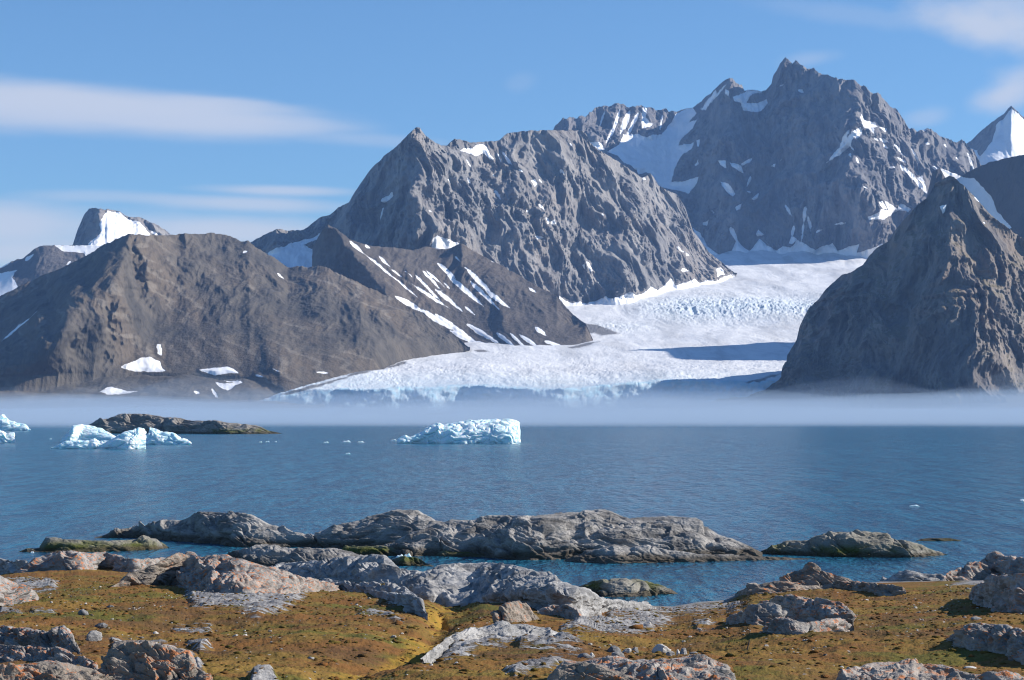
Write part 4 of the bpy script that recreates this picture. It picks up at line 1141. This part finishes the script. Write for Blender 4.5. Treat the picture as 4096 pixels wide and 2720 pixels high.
def iceberg(name, label, top, base, seed, k=1.2, amp=1.0, bulges=(), cat='iceberg', group=None, scal=.9, rough=1.0):
    x0, x1 = top[0][0], top[-1][0]
    xs = np.linspace(x0, x1, max(20, int((x1 - x0) / 1.3)))
    nc = xs.size
    vt, vb = pl(top, xs), pl(base, xs)
    vb = vb.mean() + .12 * (vb - vb.mean())
    vt = np.minimum(vt, vb - .8)
    nf = int(max(24, np.max(vb - vt) / 1.0))
    yb = yw(vb)
    h = (vb - vt) / F * yb
    th = np.linspace(0, 1, nf)[:, None]
    fz, fy = np.sin(th * math.pi / 2) ** scal, 1 - np.cos(th * math.pi / 2)
    vx = np.broadcast_to(xs, (nf, nc))
    vy = vb + (vt - vb) * fz
    Y = yb + k * h * fy
    for s in bulges:
        d, sd, _ = seg_dist(vx, vy, extend(s[0]))
        w = np.where(sd < 0, s[1], s[2])
        q = np.clip(1 - d / w, 0, 1)
        Y = Y - s[3] * q * q * (3 - 2 * q)
    P = at(vx, vy, Y)
    r0 = P[0].copy()
    r0[:, 2] -= 1.2
    bk = []
    for q in range(1, 15):
        r = P[-1].copy()
        s_ = q / 14
        r[:, 1] += k * h * math.sin(s_ * math.pi / 2)
        r[:, 0] *= r[:, 1] / P[-1][:, 1]
        r[:, 2] -= (h * 1.1 + .8) * (1 - math.cos(s_ * math.pi / 2))
        bk.append(r)
    P = np.concatenate([r0[None], P, np.array(bk)], 0)
    s = float(np.mean(yb)) / 1911
    N = normals(P)
    X, Yw_, Z = P[..., 0], P[..., 1], P[..., 2]
    so = seed * 9.1
    L = 14 * s
    wp = fbm(V3(X, Yw_, Z) / L + so, 2) * L * .5
    c = np.abs(perlin(V3((X + wp) / (L * 1.2), Yw_ / L, (Z + wp * .6) / (L * .5)) + so))
    c2 = np.abs(perlin(V3((X + wp) / (L * .5), Yw_ / (L * .5), (Z + wp * .4) / (L * .28)) + so + 3))
    puff = np.sqrt(np.clip(c, 0, 1)) * 1.0 + np.sqrt(np.clip(c2, 0, 1)) * .42
    hh = np.clip(h / (8 * s), .15, 1)[None]
    P = P + N * (amp * rough * s * hh * 3.4 * (puff - .75))[..., None]
    hollow = np.clip(1 - puff / .55, 0, 1)
    o = grid_mesh(name, P, M_ICE, {'hollow': hollow})
    tag(o, label, cat, group)
    return o


IG = 'blue icebergs drifting in the fjord'
iceberg('iceberg', 'large wedge shaped blue iceberg alone in the middle of the fjord',
        [(1588, 1764), (1594, 1750), (1622, 1741), (1642, 1746), (1678, 1727), (1718, 1707), (1754, 1693), (1774, 1704), (1810, 1691), (1856, 1684), (1881, 1677), (1901, 1680), (1952, 1677), (2008, 1676), (2039, 1677), (2064, 1681), (2075, 1690), (2079, 1720), (2084, 1768)],
        [(1588, 1770), (1700, 1773), (1900, 1777), (2084, 1773)], 1, k=1.4, group=IG,
        bulges=[([(1640, 1750), (1754, 1695)], 40, 40, 3), ([(2030, 1670), (2045, 1780)], 150, 50, 2.5), ([(1790, 1700), (1830, 1775)], 90, 70, 1.6)])
iceberg('iceberg', 'tilted smooth slab iceberg behind the ragged one in front of the islet',
        [(240, 1766), (269, 1732), (292, 1702), (325, 1698), (366, 1702), (407, 1712), (437, 1730), (463, 1745), (500, 1764)], [(240, 1770), (500, 1772)], 2, k=.9, amp=.5, group=IG,
        bulges=[([(300, 1700), (270, 1768)], 60, 40, 4)])
iceberg('iceberg', 'ragged low iceberg with a raised right block, nearest of the left cluster',
        [(204, 1790), (224, 1784), (234, 1775), (264, 1765), (305, 1763), (356, 1765), (376, 1757), (407, 1763), (427, 1763), (457, 1750), (478, 1735), (498, 1725), (534, 1718), (554, 1709), (574, 1713), (585, 1730), (588, 1752), (584, 1785)],
        [(204, 1793), (305, 1796), (457, 1797), (584, 1794)], 3, k=1.0, group=IG, bulges=[([(520, 1730), (520, 1795)], 120, 80, 2.5)])
iceberg('iceberg', 'rounded knob iceberg at the right end of the left cluster',
        [(582, 1770), (589, 1730), (600, 1713), (625, 1713), (638, 1725), (671, 1728), (707, 1740), (752, 1758), (768, 1774)], [(582, 1778), (768, 1779)], 4, k=1.0, group=IG)
iceberg('iceberg', 'white iceberg with a knob cut by the left edge, farther of two',
        [(-120, 1718), (-60, 1690), (0, 1658), (8, 1655), (30, 1669), (41, 1684), (76, 1690), (102, 1699), (122, 1718)], [(-120, 1724), (122, 1723)], 5, k=1.0, group=IG)
iceberg('iceberg', 'small white iceberg cut by the left edge, nearer of two',
        [(-140, 1760), (-80, 1720), (0, 1716), (30, 1732), (56, 1731), (63, 1745), (60, 1768)], [(-140, 1772), (60, 1772)], 6, k=1.0, group=IG)
FG = 'small bits of drift ice'
for k, (x, y, w, hh, lab) in enumerate([
    (1304, 1772, 22, 7, 'tiny drift ice bit farthest left of the row beside the big iceberg'),
    (1386, 1770, 36, 9, 'two pointed drift ice bit in the row left of the big iceberg'),
    (1443, 1771, 30, 7, 'low domed drift ice bit in the row left of the big iceberg'),
    (1575, 1763, 24, 6, 'ice fragment touching the left tip of the big iceberg'),
    (1391, 1817, 22, 7, 'lone ice chip nearer the camera than the row beside the big iceberg'),
    (1042, 1770, 14, 5, 'ice speck right of the whaleback islet, left of its pair'),
    (1070, 1769, 18, 6, 'ice speck right of the whaleback islet, right of its pair'),
    (1103, 1768, 10, 4, 'smallest ice speck beyond the tip of the whaleback islet'),
    (203, 1757, 10, 4, 'ice speck left of the tilted slab iceberg'),
    (3657, 2026, 42, 7, 'flat white ice floe alone on the open water at right'),
    (4088, 2004, 18, 9, 'small white ice lump at the right edge of the water'),
    (1600, 2231, 34, 14, 'translucent ice chunk stranded by the little round channel rock, left piece'),
    (1630, 2231, 34, 20, 'tall clear ice chunk stranded by the little round channel rock, right piece'),
    (129, 2212, 16, 9, 'white ice scrap by the tip of the green islet, left one'),
    (226, 2208, 14, 7, 'white ice scrap in front of the green islet, right one')]):
    iceberg('ice_floe', lab, [(x - w / 2, y - .8), (x - w * .3, y - hh * .7), (x - w * .05, y - hh * .6), (x + w * .2, y - hh), (x + w * .38, y - hh * .5), (x + w / 2, y - .8)],
            [(x - w / 2, y), (x + w / 2, y)], 20 + k, k=1.0, amp=.5, cat='ice floe', group=FG)

# ------------------------------------------------------------------ loose stones and stakes
def gz_at(vx, vy):
    c = np.interp(vx, GZ[0], np.arange(GZ[0].size))
    c = int(round(float(c)))
    col_vy, col_z = GZ[1][:, c], GZ[2][:, c]
    return float(np.interp(-vy, -col_vy, col_z))


def stone(label, x, y, w, hgt, mat, seed, tilt=0.0):
    rnd = random.Random(seed)
    Y = float(yground(x, y))
    sx, sz = w / F * Y / 2, hgt / F * Y
    bm = bmesh.new()
    bmesh.ops.create_icosphere(bm, subdivisions=4, radius=1)
    co = np.array([v.co[:] for v in bm.verts])
    pr = np.random.RandomState(seed)
    for _ in range(9):                                # chop flat facets into the lump
        d = pr.normal(size=3)
        d[2] = abs(d[2]) * .8
        d /= np.linalg.norm(d)
        lim = pr.uniform(.62, .88)
        ov = np.clip(co @ d - lim, 0, None)
        co -= ov[:, None] * d * .9
    co += (fbm(co * 2.2 + seed * 3.1, 4, .6) * .10)[:, None] * co
    co *= np.array([sx, sx * rnd.uniform(.7, 1.0), sz * .72])
    ct, st = math.cos(tilt), math.sin(tilt)
    xz = co[:, [0, 2]] @ np.array([[ct, st], [-st, ct]])
    co[:, 0], co[:, 2] = xz[:, 0], xz[:, 1]
    co[:, 2] += sz * .38
    for v, c in zip(bm.verts, co):
        v.co = c
    for f in bm.faces:
        f.smooth = True
    me = bpy.data.meshes.new('stone')
    bm.to_mesh(me)
    bm.free()
    me.materials.append(mat)
    o = bpy.data.objects.new('stone', me)
    P = at(np.array(float(x)), np.array(float(y)), Y)
    o.location = (float(P[0]), Y, gz_at(x, y))
    scene.collection.objects.link(o)
    tag(o, label, 'stone', 'loose stones on the moss')
    return o


M_STONE = rock_mat('loose_stone', (.20, .195, .19), (.36, .35, .34), sc=3.0)
M_WSTONE = rock_mat('white_stone', (.42, .41, .39), (.58, .57, .55), sc=3.0)
M_DSTONE = rock_mat('dark_stone', (.09, .09, .095), (.24, .24, .245), sc=3.0)
for k, (lab, x, y, w, h_, mt, tl) in enumerate([
    ('sharp dark stone with pale top on the left moss', 332, 2462, 48, 24, M_DSTONE, .3),
    ('low dark stone below the sharp one on the left moss', 405, 2494, 56, 22, M_DSTONE, .05),
    ('round banded stone above the bottom left rock', 374, 2562, 70, 38, M_STONE, .1),
    ('small white stone on the moss right of the orange knoll', 1206, 2477, 16, 10, M_WSTONE, 0),
    ('white flat stone in the green hollow', 1875, 2510, 22, 13, M_WSTONE, .2),
    ('grey stone beside the white one in the green hollow', 1896, 2507, 14, 10, M_STONE, 0),
    ('tiny white stone below the white flat one', 1833, 2520, 10, 6, M_WSTONE, 0),
    ('grey pebble on brown moss under the long slab', 1800, 2648, 14, 9, M_STONE, 0),
    ('white pebble right of the grey pebble under the long slab', 1826, 2656, 18, 9, M_WSTONE, 0),
    ('small square white stone near the bottom edge at centre', 1724, 2681, 18, 9, M_WSTONE, 0),
    ('bluish stone near the bottom edge left of centre', 1430, 2679, 16, 8, M_DSTONE, 0),
    ('long dark stone left of the stone heap behind the orange slab', 2340, 2625, 70, 22, M_DSTONE, 0),
    ('bright white stone left in the heap behind the orange slab', 2368, 2624, 20, 24, M_WSTONE, .2),
    ('grey boulder sitting on the orange slab', 2470, 2632, 56, 26, M_STONE, 0),
    ('dark jagged stone in the heap behind the orange slab', 2455, 2608, 60, 24, M_DSTONE, .1),
    ('pale tilted stone in the heap behind the orange slab', 2505, 2608, 42, 18, M_WSTONE, .4),
    ('pinkish stone at the middle of the heap', 2540, 2600, 30, 24, M_STONE, .2),
    ('largest pale stone of the heap behind the orange slab', 2645, 2608, 78, 34, M_WSTONE, .1),
    ('round grey stone right of the largest pale one', 2682, 2618, 36, 26, M_STONE, 0),
    ('white small stone near the right end of the heap', 2712, 2614, 16, 20, M_WSTONE, 0),
    ('grey upright stone near the right end of the heap', 2734, 2626, 36, 32, M_STONE, 0),
    ('dark stone at the right end of the heap', 2772, 2614, 38, 18, M_DSTONE, 0),
    ('small grey stone behind the round orange outcrop', 3905, 2492, 44, 14, M_STONE, 0),
    ('white stone pair on the moss right of the grey orange outcrop', 3465, 2397, 20, 7, M_WSTONE, 0),
    ('pale stone on moss below the grey orange outcrop, right', 3216, 2578, 14, 7, M_WSTONE, 0),
    ('flat grey stone on moss below the grey orange outcrop, left', 3064, 2582, 22, 8, M_STONE, 0),
    ('long white flat stone at the lower right moss', 3878, 2668, 56, 8, M_WSTONE, 0),
    ('pale small stone in front of the high craggy rock', 3785, 2347, 12, 6, M_WSTONE, 0),
    ('tiny pale stone on the moss left of the black shadow', 3690, 2486, 10, 6, M_WSTONE, 0),
]):
    stone(lab, x, y, w, h_, mt, 50 + k, tl)

def scatter(name, label, count, size, squash, mat, seed, where=None, lift=.3):
    rs = np.random.RandomState(seed)
    bm = bmesh.new()
    bmesh.ops.create_icosphere(bm, subdivisions=1 if count > 3000 else 2, radius=1)
    bv = np.array([v.co[:] for v in bm.verts])
    bf = np.array([[v.index for v in f.verts] for f in bm.faces])
    bm.free()
    # even over the ground, so denser per pixel far away
    V, Fc, A = [], [], []
    nv = len(bv)
    k = 0
    while k < count:
        Yc = math.sqrt(rs.uniform(38 ** 2, 112 ** 2))
        vxp = rs.uniform(-250, 4350)
        sh = float(pl(SHORE, vxp))
        i0, i1 = 1 / float(yw(sh)), 1 / YBOT
        vyp = sh + (1 / Yc - i0) / (i1 - i0) * (2720 - sh)
        if vyp < sh + 14 or vyp > 2780:
            continue
        if where is not None and not where(vxp, vyp, rs):
            continue
        r = size * rs.lognormal(0, .45)
        b = bv + rs.normal(scale=.22, size=bv.shape)
        q = rs.uniform(0, 6.28)
        b = b @ np.array([[math.cos(q), math.sin(q), 0], [-math.sin(q), math.cos(q), 0], [0, 0, 1]])
        b = b * np.array([r, r * rs.uniform(.6, 1.2), r * squash])
        c = np.array([(vxp - CX) / F * Yc, Yc, gz_at(vxp, vyp) + lift * r * squash])
        V.append(b + c)
        Fc.append(bf + k * nv)
        A.append(np.full(nv, rs.uniform()))
        k += 1
    V, Fc, A = np.concatenate(V), np.concatenate(Fc), np.concatenate(A)
    me = bpy.data.meshes.new(name)
    me.from_pydata(V.tolist(), [], Fc.tolist())
    me.attributes.new('tone', 'FLOAT', 'POINT').data.foreach_set('value', A.astype(np.float32))
    me.polygons.foreach_set('use_smooth', np.ones(len(Fc), dtype=bool))
    me.materials.append(mat)
    o = bpy.data.objects.new(name, me)
    scene.collection.objects.link(o)
    tag(o, label, kind='stuff')


cm, n, m = new_mat('moss_cushion')
p = geo_pos(n)
tn = n('ShaderNodeAttribute', attribute_name='tone').outputs['Fac']
col = mixc(n, smooth(n, tn, .15, .6), (.165, .085, .028), (.15, .115, .028))
col = mixc(n, smooth(n, noise_tex(n, scaled(n, p, (.8, .8, 1)), .16, 5, .62), .50, .60, 0, .7), col, (.12, .066, .03))
col = mixc(n, smooth(n, tn, .7, .95), col, (.23, .10, .032))
col = mixc(n, smooth(n, noise_tex(n, p, 22.0, 3, .6), .5, .68, 0, .7), col, (.05, .04, .012))
bp = n('ShaderNodeBump', {'Height': noise_tex(n, p, 40.0, 3, .6), 'Strength': .9, 'Distance': .05})
finish(n, col, .95, bp.outputs[0], **{'Specular IOR Level': .1})
pm_, n, m = new_mat('pebble')
tn = n('ShaderNodeAttribute', attribute_name='tone').outputs['Fac']
finish(n, mixc(n, smooth(n, tn, .1, .9), (.14, .135, .13), (.46, .445, .42)), .9)
_gp = np.array([(640, 2440), (1000, 2520), (250, 2400), (600, 2600), (1500, 2470), (1800, 2620), (2150, 2580), (2600, 2520), (2850, 2500), (3250, 2580), (3880, 2340), (2080, 2690), (750, 2550), (3700, 2480)])


def gravelly(x, y, rs):
    d = np.min(np.hypot((_gp[:, 0] - x) / 1.9, _gp[:, 1] - y))
    return rs.uniform() < math.exp(-(d / 75) ** 2) + .06


scatter('moss_cushions', 'small brown and green moss cushions covering the tundra', 13000, .05, .38, cm, 5)
scatter('pebbles', 'scattered pale pebbles and gravel on the tundra', 1100, .028, .6, pm_, 6, gravelly, .35)

sm, n, m = new_mat('weathered_wood')
p = geo_pos(n)
finish(n, mixc(n, smooth(n, noise_tex(n, scaled(n, p, (1, 1, .2)), 60, 4), .35, .65), (.06, .05, .042), (.13, .11, .09)), .9)
for lab, x0, y0, x1, y1 in (('thin grey wooden stake leaning right on the moss', 2985, 2597, 2998, 2560), ('thin grey wooden stake leaning left on the moss', 3047, 2632, 3033, 2608)):
    Y = float(yground(x0, y0))
    a = at(np.array(float(x0)), np.array(float(y0)), Y)
    b = at(np.array(float(x1)), np.array(float(y1)), Y)
    a[2] = gz_at(x0, y0) - .1
    bm = bmesh.new()
    w = .022
    rings = []
    for t_, ww in ((0, 1.0), (.5, .92), (.93, .85), (1, .45)):
        c_ = a + (b - a) * t_
        rings.append([bm.verts.new((c_[0] + w * ww * math.cos(q), c_[1] + w * ww * math.sin(q), c_[2])) for q in np.arange(6) * math.pi / 3])
    for r1, r2 in zip(rings, rings[1:]):
        for q in range(6):
            bm.faces.new((r1[q], r1[(q + 1) % 6], r2[(q + 1) % 6], r2[q]))
    bm.faces.new(rings[-1])
    me = bpy.data.meshes.new('stake')
    bm.to_mesh(me)
    bm.free()
    me.materials.append(sm)
    o = bpy.data.objects.new('stake', me)
    scene.collection.objects.link(o)
    tag(o, lab, 'stake', 'wooden stakes on the moss')

# ------------------------------------------------------------------ fog bank on the water and thin haze in the air
def vol_box(name, lo, hi, color, density, label, aniso=0.0):
    bm = bmesh.new()
    bmesh.ops.create_cube(bm, size=1)
    for v in bm.verts:
        v.co = [lo[i] + (v.co[i] + .5) * (hi[i] - lo[i]) for i in range(3)]
    me = bpy.data.meshes.new(name)
    bm.to_mesh(me)
    bm.free()
    mt, n, m = new_mat(name + '_air')
    pv = n('ShaderNodeVolumePrincipled', {'Color': (*color, 1), 'Density': density, 'Anisotropy': aniso})
    n('ShaderNodeOutputMaterial', {'Volume': pv.outputs[0]})
    me.materials.append(mt)
    o = bpy.data.objects.new(name, me)
    scene.collection.objects.link(o)
    tag(o, label, kind='stuff')
    return o


def fog_bank(label, y0, y1, zlo, ztop, lump, color, density, seed):
    xs_ = np.linspace(-3300, 3300, 90)
    ty = np.linspace(0, 1, 40)
    gx, gt = np.meshgrid(xs_, ty)
    fr_ = y0 + 200 * fbm(V3(xs_ / 420, 0 * xs_ + seed, 0 * xs_), 3)
    gy = fr_ + (y1 - fr_) * gt
    up = V3(gx, gy, ztop + lump * fbm(V3(gx / 480, gy / 500, 0 * gx + seed * 3.7), 4, .6))
    dn = V3(gx, gy, zlo + 0 * gx)
    bm = bmesh.new()
    vu = [[bm.verts.new(c) for c in r] for r in up]
    vd = [[bm.verts.new(c) for c in r] for r in dn]
    R, Cc = gx.shape
    for r in range(R - 1):
        for c in range(Cc - 1):
            bm.faces.new((vu[r][c], vu[r][c + 1], vu[r + 1][c + 1], vu[r + 1][c]))
            bm.faces.new((vd[r][c], vd[r + 1][c], vd[r + 1][c + 1], vd[r][c + 1]))
    for c in range(Cc - 1):
        bm.faces.new((vd[0][c], vd[0][c + 1], vu[0][c + 1], vu[0][c]))
        bm.faces.new((vd[-1][c + 1], vd[-1][c], vu[-1][c], vu[-1][c + 1]))
    for r in range(R - 1):
        bm.faces.new((vd[r + 1][0], vd[r][0], vu[r][0], vu[r + 1][0]))
        bm.faces.new((vd[r][-1], vd[r + 1][-1], vu[r + 1][-1], vu[r][-1]))
    me = bpy.data.meshes.new('fog')
    bm.to_mesh(me)
    bm.free()
    mt, n, m = new_mat('fog_air')
    pv = n('ShaderNodeVolumePrincipled', {'Color': (*color, 1), 'Density': density})
    n('ShaderNodeOutputMaterial', {'Volume': pv.outputs[0]})
    me.materials.append(mt)
    o = bpy.data.objects.new('fog', me)
    scene.collection.objects.link(o)
    tag(o, label, kind='stuff')


fog_bank('dense low layer of the fog bank lying on the water', 1500, 4180, -4, 14, 7, (.52, .65, .82), 1 / 430, 1)
fog_bank('thin ragged upper layer of the fog bank before the glacier', 1700, 4180, -3, 25, 20, (.52, .65, .82), 1 / 1000, 2)
fog_bank('faint mist drifting up the feet of the mountains behind the fog bank', 3450, 4260, 10, 58, 60, (.52, .65, .82), 1 / 1300, 3)
vol_box('haze', (-6500, -60, -120), (6500, 12500, 1900), (.30, .53, 1.0), .23 / 8600, 'thin blue haze in the mountain air')
